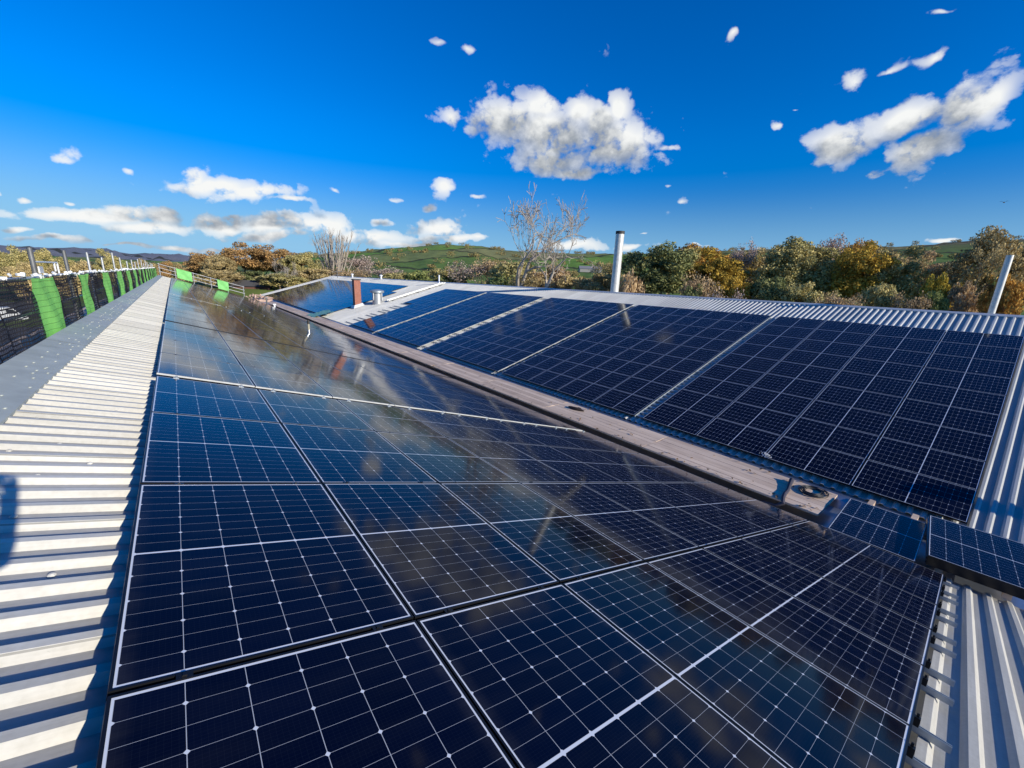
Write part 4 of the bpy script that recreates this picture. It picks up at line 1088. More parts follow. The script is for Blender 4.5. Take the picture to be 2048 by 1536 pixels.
def noise1(x, s):
    return math.sin(x * s + 1.3) * .5 + math.sin(x * s * 2.3 + .4) * .3 + math.sin(x * s * 5.1 + 2.2) * .2
HILL = [(-180, .4), (-40, .4), (0, .5), (9, .9), (13, 1.9), (20, 3.0), (25.8, 3.75), (29, 4.2), (34.3, 4.28), (37, 3.9), (43.7, 3.78), (53.5, 3.9), (62, 4.3), (68, 4.6), (81, 4.8), (85.5, 5.1), (88.6, 5.2), (105, 5.4), (130, 4.2), (180, .4)]
def hill_h(az): return float(np.interp(az, [h[0] for h in HILL], [h[1] for h in HILL]))
def hills(name, prof, r0, r1, r2, m, rough, na=420):
    V = []; F = []; nr = 26
    for i in range(na + 1):
        az = -70 + 230 * i / na; el = prof(az)
        top = r1 * math.tan(R_(el))
        for j in range(nr + 1):
            t = j / nr; r = r0 * (r2 / r0) ** t
            if r <= r1:
                q = (r - r0) / (r1 - r0); h = (3 * q * q - 2 * q ** 3) * .55 + q * .45
                z = GZ - .3 + (top - GZ) * h
            else:
                q = (r - r1) / (r2 - r1); z = top - (top - GZ + 30) * q * q
            w = min(1, max(0, (r - r0) / (r1 - r0) * 4)) * (1 if abs(r / r1 - 1) > .06 else .25)
            z += rough * w * (noise1(az * .9 + r * .011, 1.0) + .6 * noise1(az * 2.1 - r * .023, 1.7)) * (1 if r <= r1 else .3)
            a = R_(az); V.append((r * math.sin(a), r * math.cos(a), z))
    w = nr + 1
    for i in range(na):
        for j in range(nr): F.append([i * w + j, (i + 1) * w + j, (i + 1) * w + j + 1, i * w + j + 1])
    mb = MB(); mb.add(V, F); o = mb.build(name, m, smooth=True)
    return tag(o, kind="structure")
hills("green_hills", hill_h, 230, 1150, 1900, FIELDS, 1.4)
def moor_h(az):
    base = 1.12 + .22 * math.exp(-((az + 6) / 2.6) ** 2) + .12 * math.exp(-((az + .3) / 1.6) ** 2) - .10 * math.exp(-((az + 3.4) / 1.2) ** 2) + .03 * noise1(az, 1.1)
    return base if az < 12 else base + .02 * (az - 12)
def bank_z(x, y):
    d = max(x - 36, y - 85); q = min(1, max(0, d / 9)); q = q * q * (3 - 2 * q)
    w = min(1, max(0, (x + 22) / 30)); r = math.hypot(x, y); f = min(1, max(0, (210 - r) / 70)); f = f * f * (3 - 2 * f)
    return GZ + .02 + 6.0 * q * w * f
V = []; F = []; nx, ny = 84, 100
for i in range(nx + 1):
    for j in range(ny + 1):
        x = -26 + i * 3.0; y = -70 + j * 3.0; V.append((x, y, bank_z(x, y) + .12 * noise1(x * .3 + y * .2, 1.1) - .15))
for i in range(nx):
    for j in range(ny):
        x = -26 + i * 3.0; y = -70 + j * 3.0
        if x + 3 < 36 and y + 3 < 85: continue
        F.append([i * (ny + 1) + j, (i + 1) * (ny + 1) + j, (i + 1) * (ny + 1) + j + 1, i * (ny + 1) + j + 1])
mb = MB(); mb.add(V, F); tag(mb.build("grass_bank", GRASS, smooth=True), kind="structure")
hills("moorland", moor_h, 2600, 6200, 8500, MOOR_HAZED, 18)

# ------------------------------------------------------------------ trees
def leaf_quads(centres, radii, counts, size, seed, flat=.85):
    rs = np.random.RandomState(seed); Vs = []
    for c, r, k in zip(centres, radii, counts):
        d = rs.normal(size=(k, 3)); d /= np.linalg.norm(d, axis=1)[:, None]
        rad = r * rs.uniform(.25, 1.0, k) ** .6
        p = np.array(c) + d * rad[:, None] * np.array([1, 1, flat])
        nrm = d * .5 + rs.normal(size=(k, 3)) * .6 + np.array([0, 0, .25]); nrm /= np.linalg.norm(nrm, axis=1)[:, None]
        t = np.cross(nrm, rs.normal(size=(k, 3))); t /= np.linalg.norm(t, axis=1)[:, None]; b = np.cross(nrm, t)
        s = size * rs.uniform(.55, 1.25, k)[:, None]
        Vs.append(np.stack([p - t * s, p - b * s * .55 + t * s * .1, p + t * s, p + b * s * .55 - t * s * .1], 1).reshape(-1, 3))
    V = np.concatenate(Vs); F = np.arange(len(V)).reshape(-1, 4)
    return V, F

def tree_skeleton(seed, H, spread, trunk_r, depth, lean=.0, first=.3, upright=.5, twig=.012, kids=(2, 4), n0=1):
    """tapered trunk with limbs; returns a mesh collector and the tips of the twigs"""
    rn = random.Random(seed); mb = MB(); tips = []
    def grow(p, d, L, r, dep):
        n = 3 if dep > 1 else 2; pts = [p]; q = p; dd = d
        for i in range(n):
            dd = (dd + Vector((rn.gauss(0, .13), rn.gauss(0, .13), rn.gauss(0, .08) + .05 * upright))).normalized()
            q = q + dd * (L / n); pts.append(q)
        r1 = max(twig, r * .62)
        mb.tube(pts, [r + (r1 - r) * i / n for i in range(n + 1)], 7 if dep >= depth - 1 else (5 if dep > 1 else 3), caps=False)
        if dep == 0: tips.append(q); return
        k = rn.randint(*kids)
        for i in range(k):
            a = rn.uniform(0, 6.283); ang = rn.uniform(.35, .85) * spread
            ax = dd.orthogonal().normalized(); ax = Matrix.Rotation(a, 3, dd) @ ax
            nd = (Matrix.Rotation(ang, 3, ax) @ dd + Vector((0, 0, upright * .35))).normalized()
            t = rn.uniform(.55, 1) if i else 1.0
            j = min(n, int(t * n)); base = pts[j] if j == n else pts[j].lerp(pts[j + 1], t * n - j)
            grow(base, nd, L * rn.uniform(.62, .85), r1 * rn.uniform(.6, .85), dep - 1)
        if dep < depth: tips.append(q)
    for s in range(n0):
        a = rn.uniform(0, 6.283); rr = .0 if n0 == 1 else rn.uniform(.2, 1.6)
        grow(Vector((rr * math.cos(a), rr * math.sin(a), 0)), Vector((lean + rn.gauss(0, .05), rn.gauss(0, .05), 1)).normalized(), H * first, trunk_r, depth)
    return mb, tips

def crown_spec(seed, H, W, bottom, nclump, top=.5):
    """clump centres spread through an uneven crown"""
    rs = np.random.RandomState(seed); C = []; Rr = []; K = []
    lob = [(rs.uniform(0, 6.28), rs.uniform(-.6, 1.2), rs.uniform(.12, .34)) for _ in range(6)]
    for i in range(nclump):
        a = rs.uniform(0, 6.283); e = math.asin(rs.uniform(-.75, 1)); d = np.array([math.cos(a) * math.cos(e), math.sin(a) * math.cos(e), math.sin(e)])
        lobe = .78
        for (la, le, amt) in lob:
            v = np.array([math.cos(la) * math.cos(le), math.sin(la) * math.cos(le), math.sin(le)]); lobe += amt * max(0, d @ v) ** 3
        r = lobe * rs.uniform(.35, 1.0) ** .45
        zc = bottom + (H - bottom) * .48; hz = (H - bottom) * .5
        wid = W / 2 * (1 if d[2] > 0 else .92)
        c = np.array([d[0] * wid * r * .86, d[1] * wid * r * .86, zc + d[2] * hz * r * .86])
        C.append(c); q = W * rs.uniform(.075, .15); Rr.append(q); K.append(int(170 * (q / (W * .11)) ** 2))
    return C, Rr, K

PROTO = {}
def proto(kind):
    if kind in PROTO: return PROTO[kind]
    if kind.startswith('broad'):
        i = int(kind[-1]); H, W = 14.0, 11.0
        C, Rr, K = crown_spec(40 + i, H, W, 2.2, 64)
        V, F = leaf_quads(C, Rr, K, .24, 70 + i)
        mb, tips = tree_skeleton(10 + i, H, .9, .30, 4, first=.25, upright=.35, twig=.015)
    elif kind.startswith('sparse'):
        i = int(kind[-1]); H, W = 14.0, 9.0
        mb, tips = tree_skeleton(30 + i, H, .85, .26, 5, first=.27, upright=.5, twig=.013, kids=(2, 3))
        rs = np.random.RandomState(i); sel = [t for t in tips if rs.rand() < .8]
        V, F = leaf_quads([np.array(t) for t in sel], [.75] * len(sel), [16] * len(sel), .17, 90 + i)
    elif kind.startswith('bush'):
        i = int(kind[-1]); H, W = 5.0, 6.5
        C, Rr, K = crown_spec(140 + i, H, W, .1, 42)
        V, F = leaf_quads(C, Rr, K, .16, 170 + i)
        mb, tips = tree_skeleton(110 + i, H, 1.1, .10, 3, first=.3, upright=.3, twig=.012, n0=3)
    elif kind.startswith('scrub'):
        i = int(kind[-1]); H, W = 5.0, 6.0
        mb, tips = tree_skeleton(210 + i, H, .8, .07, 4, first=.36, upright=.5, twig=.012, n0=6, kids=(2, 3))
        V, F = leaf_quads([np.array(t) for t in tips[::2]], [.55] * len(tips[::2]), [12] * len(tips[::2]), .11, 230 + i)
    elif kind.startswith('bare'):
        i = int(kind[-1]); H, W = 17.0, 9.0
        mb, tips = tree_skeleton((312, 347)[i], H, 1.12, .60, 7, first=(.28, .30)[i], upright=.30, twig=.026, kids=(2, 3), lean=(-.12, .1)[i])
        V = None; F = None
    elif kind == 'fastigiate':
        H, W = 16.0, 8.5; rn = random.Random(9); mb = MB()
        for s in range(38):
            a = rn.uniform(0, 6.283); rr = rn.uniform(0, 1.0); p = Vector((rr * math.cos(a), rr * math.sin(a), 0)); top = Vector((math.cos(a) * rr * 3.9, math.sin(a) * rr * 3.9, H * rn.uniform(.72, 1.0)))
            pts = []
            for t in range(9):
                u = t / 8; pts.append(Vector((p.x + (top.x - p.x) * u ** 1.0 + rn.gauss(0, .05), p.y + (top.y - p.y) * u + rn.gauss(0, .05), top.z * u)))
            mb.tube(pts, [.11 * (1 - .8 * t / 8) for t in range(9)], 5, caps=False)
            for q in range(16):
                u = rn.uniform(.25, .98); b0 = pts[min(7, int(u * 8))]; L = rn.uniform(.8, 2.4); an = rn.uniform(0, 6.283)
                mb.tube([b0, b0 + Vector((math.cos(an) * .13 * L, math.sin(an) * .13 * L, .5 * L)), b0 + Vector((math.cos(an) * .22 * L, math.sin(an) * .22 * L, L))], [.026, .018, .010], 3, caps=False)
        V = None; F = None
    tm = mesh_from("trunk", mb.V, mb.F, [TRUNK], smooth=True)
    z = max(v[2] for v in mb.V)
    cm = None
    if V is not None:
        cm = mesh_from("crown", V, F, [TRUNK]); z = max(z, float(V[:, 2].max())); ext = V
        W = float(max(np.percentile(np.abs(V[:, 0]), 99), np.percentile(np.abs(V[:, 1]), 99)) * 2)
    else:
        A = np.array(mb.V); W = float(np.percentile(np.abs(A[:, :2] - A[:, :2].mean(0)), 99) * 2)
    PROTO[kind] = (tm, cm, z, W); return PROTO[kind]

LV = {
 'holm':   leaf_material("evergreen_leaf", [(.018, .024, .011), (.055, .060, .024), (.125, .115, .045)]),
 'olive':  leaf_material("olive_leaf", [(.055, .052, .022), (.12, .105, .042), (.21, .165, .07)]),
 'gold':   leaf_material("golden_leaf", [(.11, .085, .025), (.28, .19, .035), (.42, .28, .055)]),
 'yellow': leaf_material("yellow_leaf", [(.10, .085, .02), (.24, .18, .03), (.36, .27, .045)]),
 'orange': leaf_material("orange_leaf", [(.11, .07, .025), (.26, .145, .035), (.40, .235, .06)]),
 'russet': leaf_material("russet_leaf", [(.05, .034, .016), (.13, .082, .034), (.23, .135, .05)]),
 'brown':  leaf_material("brown_leaf", [(.07, .055, .028), (.155, .12, .055), (.26, .20, .095)]),
 'buff':   leaf_material("buff_leaf", [(.11, .075, .04), (.22, .155, .085), (.33, .24, .13)]),
 'green':  leaf_material("green_leaf", [(.035, .045, .017), (.075, .085, .028), (.15, .14, .05)]),
 'mauve':  leaf_material("mauve_twig_leaf", [(.075, .055, .045), (.15, .115, .095), (.23, .18, .14)]),
}
tree_n = 0
def tree(kind, leaf, px, top, wpx, dist, label, group, name="tree", bark=None, gz=None, cat="tree"):
    global tree_n
    tm, cm, h0, w0 = proto(kind); tree_n += 1
    P = at(px, top, dist); Wm = (at(px + wpx / 2, top, dist) - at(px - wpx / 2, top, dist)).length
    if gz is None: gz = bank_z(P.x, P.y) - .15
    H = P.z - gz; rn = random.Random(tree_n * 13)
    o = empty(name, (P.x, P.y, gz), label, cat, group, (0, 0, rn.uniform(0, 6.283)))
    s = Wm / w0 * 1.2; o.scale = (s, s, H / h0)
    q = bpy.data.objects.new("trunk", tm); COL.objects.link(q); q.parent = o
    q.material_slots[0].link = 'OBJECT'; q.material_slots[0].material = bark or TRUNK
    if cm is not None:
        c = bpy.data.objects.new("crown", cm); COL.objects.link(c); c.parent = o
        c.material_slots[0].link = 'OBJECT'; c.material_slots[0].material = LV[leaf]
    return o
G1 = "trees behind the far ridge"
T = [
 # kind, leaf, px, top, width, dist, label
 ('broad0', 'holm', 1312, 477, 125, 52, "dark evergreen tree immediately right of the tall flue"),
 ('broad1', 'olive', 1352, 492, 100, 56, "olive tree turning yellow just right of the dark evergreen by the flue"),
 ('broad3', 'orange', 1400, 484, 110, 64, "orange-brown tree standing behind the olive and yellow trees"),
 ('broad2', 'gold', 1438, 492, 104, 54, "bright yellow tree between the pale scrub and the bare mauve tree"),
 ('sparse1', 'mauve', 1490, 474, 62, 58, "bare mauve-grey tree rising behind the bright yellow tree"),
 ('sparse2', 'gold', 1516, 508, 70, 60, "thin golden-brown tree right of the bare mauve-grey tree"),
 ('broad3', 'olive', 1578, 484, 118, 55, "olive-green broad tree left of the tall brown-topped tree"),
 ('bush0', 'holm', 1548, 548, 84, 47, "rounded dark evergreen bush low against the ridge below the olive-green tree"),
 ('broad1', 'olive', 1642, 470, 140, 57, "large olive-brown tree in the middle of the right-hand wood"),
 ('sparse3', 'mauve', 1655, 462, 105, 62, "tall thinly leaved brown-topped tree behind the large olive tree"),
 ('broad0', 'gold', 1738, 480, 118, 56, "glowing golden-orange tree in the right-hand wood"),
 ('sparse0', 'orange', 1745, 471, 105, 61, "rust-topped thin tree behind the golden-orange tree"),
 ('broad2', 'olive', 1812, 490, 120, 57, "muted olive tree right of the golden-orange tree"),
 ('sparse1', 'brown', 1825, 489, 85, 64, "thin brown tree behind the muted olive tree"),
 ('broad3', 'brown', 1912, 512, 95, 66, "dull brown tree left of the big dark tree at the picture edge"),
 ('bush1', 'yellow', 1893, 543, 66, 50, "bright yellow-green bush below the dull brown tree"),
 ('sparse2', 'brown', 1985, 450, 120, 54, "tall brown thinly leaved tree behind the slim flue"),
 ('broad1', 'brown', 2015, 452, 165, 58, "big dark brown tree at the right edge behind the slim flue"),
 ('bush2', 'orange', 2030, 542, 90, 47, "orange bush right of the slim flue"),
 ('bush1', 'buff', 1945, 560, 70, 49, "tan bush left of the slim flue"),
 ('broad0', 'brown', 1500, 492, 90, 72, "dim brown tree filling the gap behind the bare mauve-grey tree"),
 ('broad2', 'orange', 1545, 500, 80, 74, "dull orange tree behind the dark evergreen bush"),
 ('broad3', 'brown', 1610, 484, 95, 76, "dim brown tree filling the gap left of the large olive-brown tree"),
 ('broad1', 'orange', 1700, 480, 100, 72, "copper tree filling the gap left of the golden-orange tree"),
 ('broad0', 'brown', 1780, 488, 100, 74, "dim brown tree filling the gap right of the golden-orange tree"),
 ('broad2', 'buff', 1860, 500, 90, 70, "straw-brown tree left of the dull brown tree"),
 ('broad3', 'gold', 1300, 505, 80, 70, "golden tree half hidden by the dark evergreen near the tall flue"),
 ('broad1', 'brown', 1452, 500, 80, 70, "brown tree half hidden behind the bright yellow tree"),
 ('broad0', 'brown', 2120, 455, 150, 60, "brown tree beyond the right edge of the picture"),
 ('bush0', 'buff', 1262, 536, 62, 46, "buff-brown bush beside the foot of the tall flue"),
 ('scrub0', 'buff', 1405, 540, 95, 46, "pale bare scrub low in front of the yellow tree"),
 ('scrub1', 'mauve', 1455, 572, 70, 44, "low twiggy scrub at the ridge under the bright yellow tree"),
 ('bush2', 'gold', 1478, 552, 72, 48, "low golden bush below the bare mauve-grey tree"),
 ('bush1', 'olive', 1620, 562, 95, 46, "low olive bush at the ridge under the large olive-brown tree"),
 ('scrub0', 'buff', 1680, 580, 95, 44, "pale twiggy scrub at the ridge under the golden-orange tree"),
 ('bush0', 'olive', 1770, 562, 80, 47, "low olive bush right of the pale twiggy scrub"),
 ('scrub1', 'buff', 1830, 580, 80, 45, "low twiggy scrub at the ridge under the muted olive tree"),
 ('bush2', 'green', 1868, 580, 70, 46, "small green bush at the ridge left of the tan bush"),
 ('bush1', 'holm', 1395, 566, 70, 45, "small dark bush at the ridge behind the pale bare scrub"),
]
for t in T: tree(*t, G1)
G2 = "trees and scrub behind the middle of the far ridge"
T = [
 ('bare0', None, 1036, 380, 135, 60, "bare leafless tree left of its twin above the middle of the far ridge"),
 ('bare1', None, 1086, 380, 140, 56, "taller bare leafless forked tree above the middle of the far ridge"),
]
for t in T: tree(*t, G2, bark=PALEBARK)
T = [
 ('bush0', 'olive', 1030, 518, 95, 70, "olive bush behind the two bare trees"),
 ('scrub0', 'buff', 985, 512, 80, 82, "thin straw-coloured scrub left of the two bare trees"),
 ('scrub1', 'mauve', 940, 520, 90, 84, "grey bare scrub at the ridge left of the straw-coloured scrub"),
 ('bush1', 'buff', 1110, 528, 80, 66, "buff bush between the right bare tree and the farm shed"),
 ('bush2', 'brown', 1190, 545, 85, 60, "brown scrubby bush left of the tall flue"),
 ('scrub0', 'brown', 1220, 515, 60, 95, "thin brown scrub behind the tall flue"),
 ('bush0', 'brown', 1150, 548, 70, 62, "low brown bush below the farm shed"),
 ('bush1', 'olive', 900, 535, 70, 90, "olive bush at the ridge left of the grey bare scrub"),
 ('bush2', 'green', 850, 540, 70, 100, "dark green hedge bush above the bare cream strip"),
 ('scrub1', 'mauve', 760, 530, 80, 108, "bare grey scrub behind the brick chimney"),
 ('bush0', 'olive', 800, 543, 75, 104, "olive bush right of the brick chimney"),
 ('scrub0', 'mauve', 712, 508, 80, 120, "thin bare grey tree right of the upright poplar"),
 ('bush1', 'green', 1000, 545, 90, 66, "low green bush at the ridge below the straw-coloured scrub"),
 ('scrub1', 'brown', 1070, 540, 90, 62, "brown twiggy scrub at the foot of the bare trees"),
]
for t in T: tree(*t, G2, name="bush", cat="bush")
tree('fastigiate', None, 662, 453, 74, 118, "upright bare poplar with many vertical stems beyond the far gable", None, name="poplar_tree", bark=PALEBARK)
G3 = "autumn wood beyond the far end of the valley"
T = [
 ('broad0', 'russet', 405, 500, 80, 118, "russet tree at the left end of the wood beyond the valley"),
 ('broad1', 'brown', 440, 508, 70, 106, "brown tree in front of the left end of the wood"),
 ('broad2', 'russet', 482, 482, 90, 112, "tallest russet tree in the left of the wood beyond the valley"),
 ('broad3', 'brown', 525, 500, 70, 120, "dark brown tree in the dip of the wood beyond the valley"),
 ('broad0', 'russet', 560, 489, 90, 110, "red-brown tree in the right half of the wood beyond the valley"),
 ('broad1', 'olive', 592, 500, 70, 104, "olive-brown tree at the right end of the wood"),
 ('bush0', 'brown', 440, 538, 80, 96, "brown bush in front of the wood beside the guardrail"),
 ('bush1', 'olive', 555, 545, 95, 94, "olive bush in front of the wood near the rubble heap"),
 ('bush2', 'brown', 610, 535, 80, 100, "brown bush between the wood and the upright poplar"),
 ('scrub0', 'brown', 640, 532, 90, 108, "bare brown scrub at the foot of the upright poplar"),
 ('scrub1', 'buff', 690, 535, 80, 106, "buff bare scrub right of the upright poplar"),
 ('bush0', 'holm', 505, 540, 50, 100, "dark evergreen bush in the dip of the wood"),
]
for t in T: tree(*t, G3)
tree('bare1', None, 573, 512, 46, 92, "small pale bare tree with forked stem in front of the wood", G3, bark=mat("silver_bark", (.48, .42, .34), .8))
G4 = "trees beyond the edge netting on the left"
rn = random.Random(31)
T = [
 ('broad0', 'olive', 22, 487, 85, 150, "olive tree at the left edge beyond the netting"),
 ('broad1', 'olive', 72, 494, 55, 165, "second olive tree from the left edge beyond the netting"),
 ('broad2', 'olive', 210, 496, 52, 160, "rounded dark olive tree standing alone beyond the scaffold poles"),
 ('broad3', 'olive', 128, 513, 70, 190, "low olive tree behind the tallest scaffold poles"),
 ('bush0', 'brown', 168, 518, 60, 170, "low brown bush left of the rounded dark olive tree"),
 ('bush1', 'green', 250, 520, 60, 200, "low green bush right of the rounded dark olive tree"),
 ('broad0', 'brown', 290, 516, 45, 230, "low brown tree near the far end of the netting"),
 ('broad1', 'russet', 325, 520, 40, 240, "low russet tree where the netting meets the horizon"),
 ('broad2', 'brown', 365, 521, 45, 210, "brown tree between the netting and the autumn wood"),
 ('broad3', 'olive', -45, 490, 90, 155, "olive tree just outside the left edge"),
 ('bush2', 'brown', 40, 522, 90, 140, "brown hedge bush low beyond the netting at the left edge"),
 ('bush1', 'brown', 110, 528, 80, 145, "brown hedge bush below the low olive tree"),
]
for t in T: tree(*t, G4)
# far woodland and hedgerow trees scattered over the hills: one mass
rs = np.random.RandomState(77); C = []; Rr = []; K = []
def hz(az, r):
    el = hill_h(az); top = 1150 * math.tan(R_(el)); q = (r - 230) / 920; h = (3 * q * q - 2 * q ** 3) * .55 + q * .45
    return GZ - .3 + (top - GZ) * h
for k in range(520):
    az = rs.uniform(10, 100); r = 240 + 860 * rs.rand() ** 1.1
    if rs.rand() < .75:
        u = math.sin(az * .55 + r * .004) + math.sin(az * .21 - r * .013)
        if abs(u) > .45: continue
    a = R_(az); s = rs.uniform(2.4, 5.2); n = rs.randint(2, 6)
    for q in range(n):
        C.append(np.array([r * math.sin(a) + rs.normal() * s, r * math.cos(a) + rs.normal() * s, hz(az, r) + s * .75])); Rr.append(s); K.append(46)
for k in range(260):
    az = rs.uniform(-14, 8); r = rs.uniform(260, 900); a = R_(az); s = rs.uniform(2.5, 5)
    C.append(np.array([r * math.sin(a), r * math.cos(a), GZ + s * .8])); Rr.append(s); K.append(40)
V, F = leaf_quads(C, Rr, K, .95, 5)
me = mesh_from("far_woodland", V, F, [leaf_material("far_leaf", [(.04, .04, .02), (.085, .07, .03), (.15, .10, .04)])])
o = bpy.data.objects.new("far_woodland", me); COL.objects.link(o)
tag(o, "scattered woodland and hedgerows over the far green hills", "woodland", kind="stuff")

# ------------------------------------------------------------------ farm shed, hut, vans, bird
def shed(name, px, py, dist, w, d, h, yaw, label, wallm, roofm, gz):
    p = at(px, py, dist); o = empty(name, (p.x, p.y, gz), label, "shed", rot=(0, 0, yaw))
    mb = MB(); V = [(-w / 2, -d / 2, 0), (w / 2, -d / 2, 0), (w / 2, d / 2, 0), (-w / 2, d / 2, 0), (-w / 2, -d / 2, h), (w / 2, -d / 2, h), (w / 2, d / 2, h), (-w / 2, d / 2, h), (-w / 2, 0, h + d * .22), (w / 2, 0, h + d * .22)]
    mb.add(V, [[0, 1, 5, 4], [1, 2, 6, 9, 5], [2, 3, 7, 6], [3, 0, 4, 8, 7]]); mb.build("wall", wallm, o)
    mb = MB(); e_ = .4; r1 = h + d * .22 + .12
    for sgn in (-1, 1):
        mb.add([(-w / 2 - e_, sgn * (d / 2 + e_), h - .1), (w / 2 + e_, sgn * (d / 2 + e_), h - .1), (w / 2 + e_, 0, r1), (-w / 2 - e_, 0, r1)], [[0, 1, 2, 3]] if sgn < 0 else [[3, 2, 1, 0]])
    mb.build("roof", roofm, o)
    mb = MB(); mb.box((w * .1, -d / 2 - .04, h * .38), (w * .22, .06, h * .76)); mb.build("door", DKTUBE, o)
    return o
shed("farm_shed", 1180, 538, 300, 15, 8, 2.4, -.7, "long grey farm shed on the green hill left of the tall flue", mat("shed_wall", (.28, .27, .25), .8), mat("shed_roof", (.22, .22, .22), .7), at(1180, 545, 300).z)
shed("hut", 505, 566, 96, 6.0, 4.0, 3.0, -.2, "small reddish-brown hut beyond the rubble heap", mat("hut_wall", (.12, .05, .035), .8), mat("hut_roof", (.08, .075, .07), .8), at(505, 590, 96).z - 1.2)

def van(loc, yaw, label, paint):
    o = empty("parked_van", loc, label, "van", "vans parked beyond the netting", (0, 0, yaw))
    prof = [(-2.6, .45), (-2.6, 1.9), (-2.45, 2.25), (1.15, 2.3), (1.45, 2.15), (2.05, 1.35), (2.6, 1.15), (2.72, .8), (2.72, .42)]
    mb = MB(); n = len(prof); V = []
    for sy, ins in ((-.98, 0), (-.90, .0), (.90, 0), (.98, 0)):
        for (x, z) in prof:
            k = 1 if abs(sy) < .95 else 0
            V.append((x, sy, z + (.05 if (k and z > 1.8) else 0)))
    F = [list(range(n)), [3 * n + i for i in range(n)][::-1]]
    for a in range(3):
        for i in range(n): F.append([a * n + i, (a + 1) * n + i, (a + 1) * n + (i + 1) % n, a * n + (i + 1) % n])
    mb.add(V, F); mb.build("body", paint, o)
    gl = mat("tinted_glass", (.02, .025, .03), .08)
    mb = MB(); mb.add([(1.50, -.82, 2.10), (2.02, -.86, 1.42), (2.02, .86, 1.42), (1.50, .82, 2.10)], [[0, 1, 2, 3]]); q = mb.build("windscreen", gl, o); q.location = (.02, 0, .02)
    for sy in (-1, 1):
        mb = MB(); mb.add([(.75, sy * .99, 1.45), (1.85, sy * .99, 1.45), (1.42, sy * .99, 2.05), (.75, sy * .99, 2.05)], [[0, 1, 2, 3]]); mb.build("side_window", gl, o)
    for x in (-1.75, 1.75):
        for sy in (-1, 1):
            mb = MB(); mb.tube([(x, sy * .74, .36), (x, sy * 1.0, .36)], .36, 16); w = mb.build("wheel", BLACKP, o)
            mb = MB(); mb.tube([(x, sy * .99, .36), (x, sy * 1.012, .36)], .2, 12); mb.build("hub", GALV, w)
    for sy in (-1, 1):
        mb = MB(); mb.box((2.70, sy * .75, .95), (.06, .3, .2)); mb.build("headlight", GALV, o)
    return o
van((-20.5, 92, GZ), .3, "white van parked far below beyond the first dark netting, nearer of two", WHITEP)
van((-29.0, 101, GZ), .5, "white van parked beyond the left edge, farther of two", WHITEP)
p = at(2008, 405, 46)
mb = MB()
mb.tube([p + Vector((-.16, .05, -.01)), p + Vector((-.08, .02, 0)), p + Vector((.02, 0, .01)), p + Vector((.10, -.02, .02)), p + Vector((.14, -.03, .02))], [.008, .03, .038, .028, .008], 8)
for sgn in (-1, 1):
    a = p + Vector((.03, 0, .02)); b_ = p + Vector((-.03, 0, .02)); w1 = Vector((.05, sgn * .13, .08)); w2 = Vector((-.08, sgn * .27, .03))
    mb.add([a, b_, b_ + w1 + Vector((-.05, 0, 0)), a + w1, p + w2], [[0, 1, 2, 3], [3, 2, 4]])
tag(mb.build("bird", mat("dark_plumage", (.03, .03, .035), .7)), "small dark bird flying above the right-hand trees", "bird")

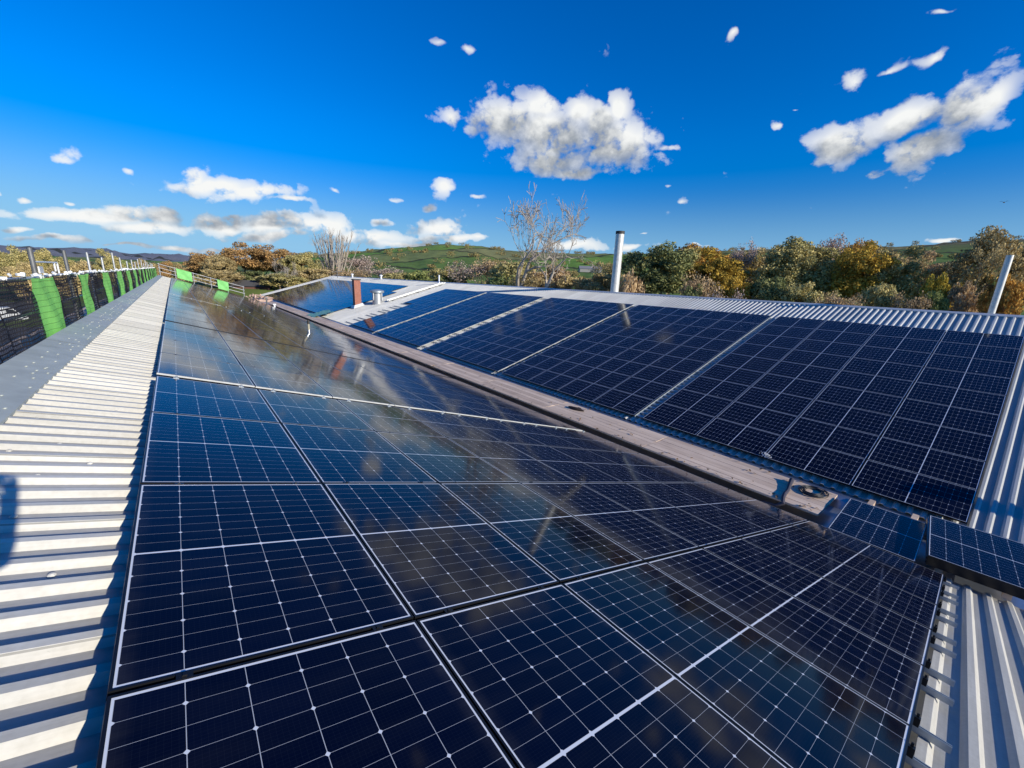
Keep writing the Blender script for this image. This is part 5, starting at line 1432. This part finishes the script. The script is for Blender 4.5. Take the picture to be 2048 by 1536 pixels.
# ------------------------------------------------------------------ the photographer: out of the picture, but the shadow falls in it
def photographer():
    fx, fy = -.27, -.62
    gz = lambda x: -1.4797 - .2993 * x - .125
    J = {'pelvis': (fx, fy, gz(fx) + .95), 'spine': (fx + .01, fy + .01, gz(fx) + 1.15), 'chest': (fx + .02, fy + .03, gz(fx) + 1.36), 'neck': (fx + .03, fy + .06, gz(fx) + 1.51),
         'chin': (fx + .035, fy + .085, gz(fx) + 1.58), 'head': (fx + .035, fy + .085, gz(fx) + 1.67), 'crown': (fx + .035, fy + .07, gz(fx) + 1.76),
         'rsh': (fx + .20, fy + .02, gz(fx) + 1.40), 'relb': (.045, -.36, -.27), 'rwri': (.075, -.155, -.10), 'rpalm': (.078, -.115, -.045),
         'lsh': (fx - .17, fy + .03, gz(fx) + 1.40), 'lelb': (fx - .13, -.34, -.30), 'lwri': (-.125, -.115, -.10), 'lpalm': (-.100, -.070, -.045),
         'rhip': (fx + .09, fy, gz(fx) + .90), 'rkne': (fx + .11, fy + .04, gz(fx + .1) + .49), 'rank': (fx + .12, fy, gz(fx + .12) + .09), 'rtoe': (fx + .14, fy + .16, gz(fx + .14) + .04),
         'lhip': (fx - .09, fy, gz(fx) + .90), 'lkne': (fx - .11, fy + .03, gz(fx - .1) + .49), 'lank': (fx - .12, fy - .02, gz(fx - .12) + .09), 'ltoe': (fx - .14, fy + .14, gz(fx - .14) + .04)}
    Rd = dict(pelvis=.135, spine=.13, chest=.145, neck=.055, chin=.068, head=.088, crown=.06, rsh=.075, relb=.052, rwri=.036, rpalm=.036, lsh=.075, lelb=.052, lwri=.036, lpalm=.036,
              rhip=.095, rkne=.066, rank=.05, rtoe=.042, lhip=.095, lkne=.066, lank=.05, ltoe=.042)
    E = [('pelvis', 'spine'), ('spine', 'chest'), ('chest', 'neck'), ('neck', 'chin'), ('chin', 'head'), ('head', 'crown'), ('chest', 'rsh'), ('rsh', 'relb'), ('relb', 'rwri'), ('rwri', 'rpalm'),
         ('chest', 'lsh'), ('lsh', 'lelb'), ('lelb', 'lwri'), ('lwri', 'lpalm'), ('pelvis', 'rhip'), ('rhip', 'rkne'), ('rkne', 'rank'), ('rank', 'rtoe'), ('pelvis', 'lhip'), ('lhip', 'lkne'), ('lkne', 'lank'), ('lank', 'ltoe')]
    for side, bend in (('r', (-.014, .004, .006)), ('l', (.014, .004, .006))):
        p = Vector(J[side + 'palm']); d = (p - Vector(J[side + 'wri'])).normalized(); sx = Vector((1, 0, 0)); sx = (sx - d * sx.dot(d)).normalized()
        for k, (off, ln) in enumerate(((-.027, .062), (-.009, .074), (.009, .070), (.026, .054))):
            prev = side + 'palm'
            for q in range(3):
                nm = '%sf%d%d' % (side, k, q); J[nm] = tuple(p + sx * off * 1.1 + d * (.03 + ln * (q + 1) / 3) + Vector(bend) * (q * .45)); Rd[nm] = .0088 - .001 * q; E.append((prev, nm)); prev = nm
        prev = side + 'wri'
        th0 = p - d * .03 + sx * (-.04 if side == 'r' else .04)
        for q in range(2):
            nm = '%st%d' % (side, q); J[nm] = tuple(th0 + d * (.03 * (q + .3)) + sx * ((-.012 if side == 'r' else .012) * q)); Rd[nm] = .011 - .002 * q; E.append((prev if q == 0 else '%st0' % side, nm))
    names = list(J); idx = {n: i for i, n in enumerate(names)}
    me = bpy.data.meshes.new("person"); me.from_pydata([J[n] for n in names], [(idx[a], idx[b]) for a, b in E], [])
    o = bpy.data.objects.new("person", me); COL.objects.link(o)
    sk = o.modifiers.new("skin", 'SKIN'); sk.use_smooth_shade = True
    if not me.skin_vertices: return None
    for n, i in idx.items():
        r = Rd[n]; k = (1.25, .82) if n in ('chest', 'spine', 'pelvis') else (1, 1)
        me.skin_vertices[0].data[i].radius = (r * k[0], r * k[1]); me.skin_vertices[0].data[i].use_root = n == 'pelvis'
    sb = o.modifiers.new("subd", 'SUBSURF'); sb.levels = 2; sb.render_levels = 2
    dg = bpy.context.evaluated_depsgraph_get(); m2 = bpy.data.meshes.new_from_object(o.evaluated_get(dg))
    o.modifiers.clear(); o.data = m2
    m2.materials.clear()
    for m in (mat("dark_jacket", (.03, .035, .05), .8, 0, 25, .2), mat("work_trousers", (.045, .045, .05), .8, 0, 25, .2), mat("skin", (.48, .30, .22), .5), BLACKP): m2.materials.append(m)
    nk = J['neck'][2]; pv = J['pelvis'][2]
    for p in m2.polygons:
        z = p.center.z; x = p.center.x; y = p.center.y
        hand = min((p.center - Vector(J['rpalm'])).length, (p.center - Vector(J['lpalm'])).length) < .10
        p.material_index = 2 if (z > nk + .02 or hand) else (0 if z > pv - .04 else (3 if z < gz(x) + .12 else 1))
    tag(o, "photographer standing just behind the camera, known only by the shadow at the left edge", "person")
    hc = Vector(J['head']); mb = MB()
    mb.lathe(hc + Vector((0, -.012, -.005)), [(.088, .0), (.105, .02), (.106, .06), (.092, .105), (.055, .135), (.01, .145)], 20)
    h = mb.build("hair", mat("brown_hair", (.05, .03, .018), .7, 0, 60, .4), o, True)
    mb = MB(); mb.lathe(hc + Vector((0, .086, -.005)), [(.012, -.02), (.014, -.008), (.006, .02)], 8); mb.build("nose", bpy.data.materials["skin"], o, True)
    for sx in (-1, 1):
        mb = MB(); mb.lathe(hc + Vector((sx * .032, .078, .012)), [(.004, -.010), (.011, -.004), (.011, .004), (.004, .010)], 10); mb.build("eye", WHITEP, o, True)
        mb = MB(); mb.lathe(hc + Vector((sx * .090, .0, -.01)), [(.006, -.03), (.016, -.01), (.018, .015), (.008, .032)], 10); mb.build("ear", bpy.data.materials["skin"], o, True)
    mb = MB(); fw = Vector((CAM[0, 2], CAM[1, 2], CAM[2, 2])); Rm = Matrix([[CAM[i, 0], CAM[i, 1], CAM[i, 2]] for i in range(3)])
    mb.box(-fw * .016, (.158, .076, .009), Rm); ph = mb.build('phone', BLACKP); tag(ph, 'phone held up in both hands by the photographer', 'phone')
    mb = MB(); mb.tube([hc + Vector((-.024, .078, -.048)), hc + Vector((0, .086, -.05)), hc + Vector((.024, .078, -.048))], .006, 6); mb.build("mouth", mat("lips", (.35, .15, .12), .5), o, True)
photographer()
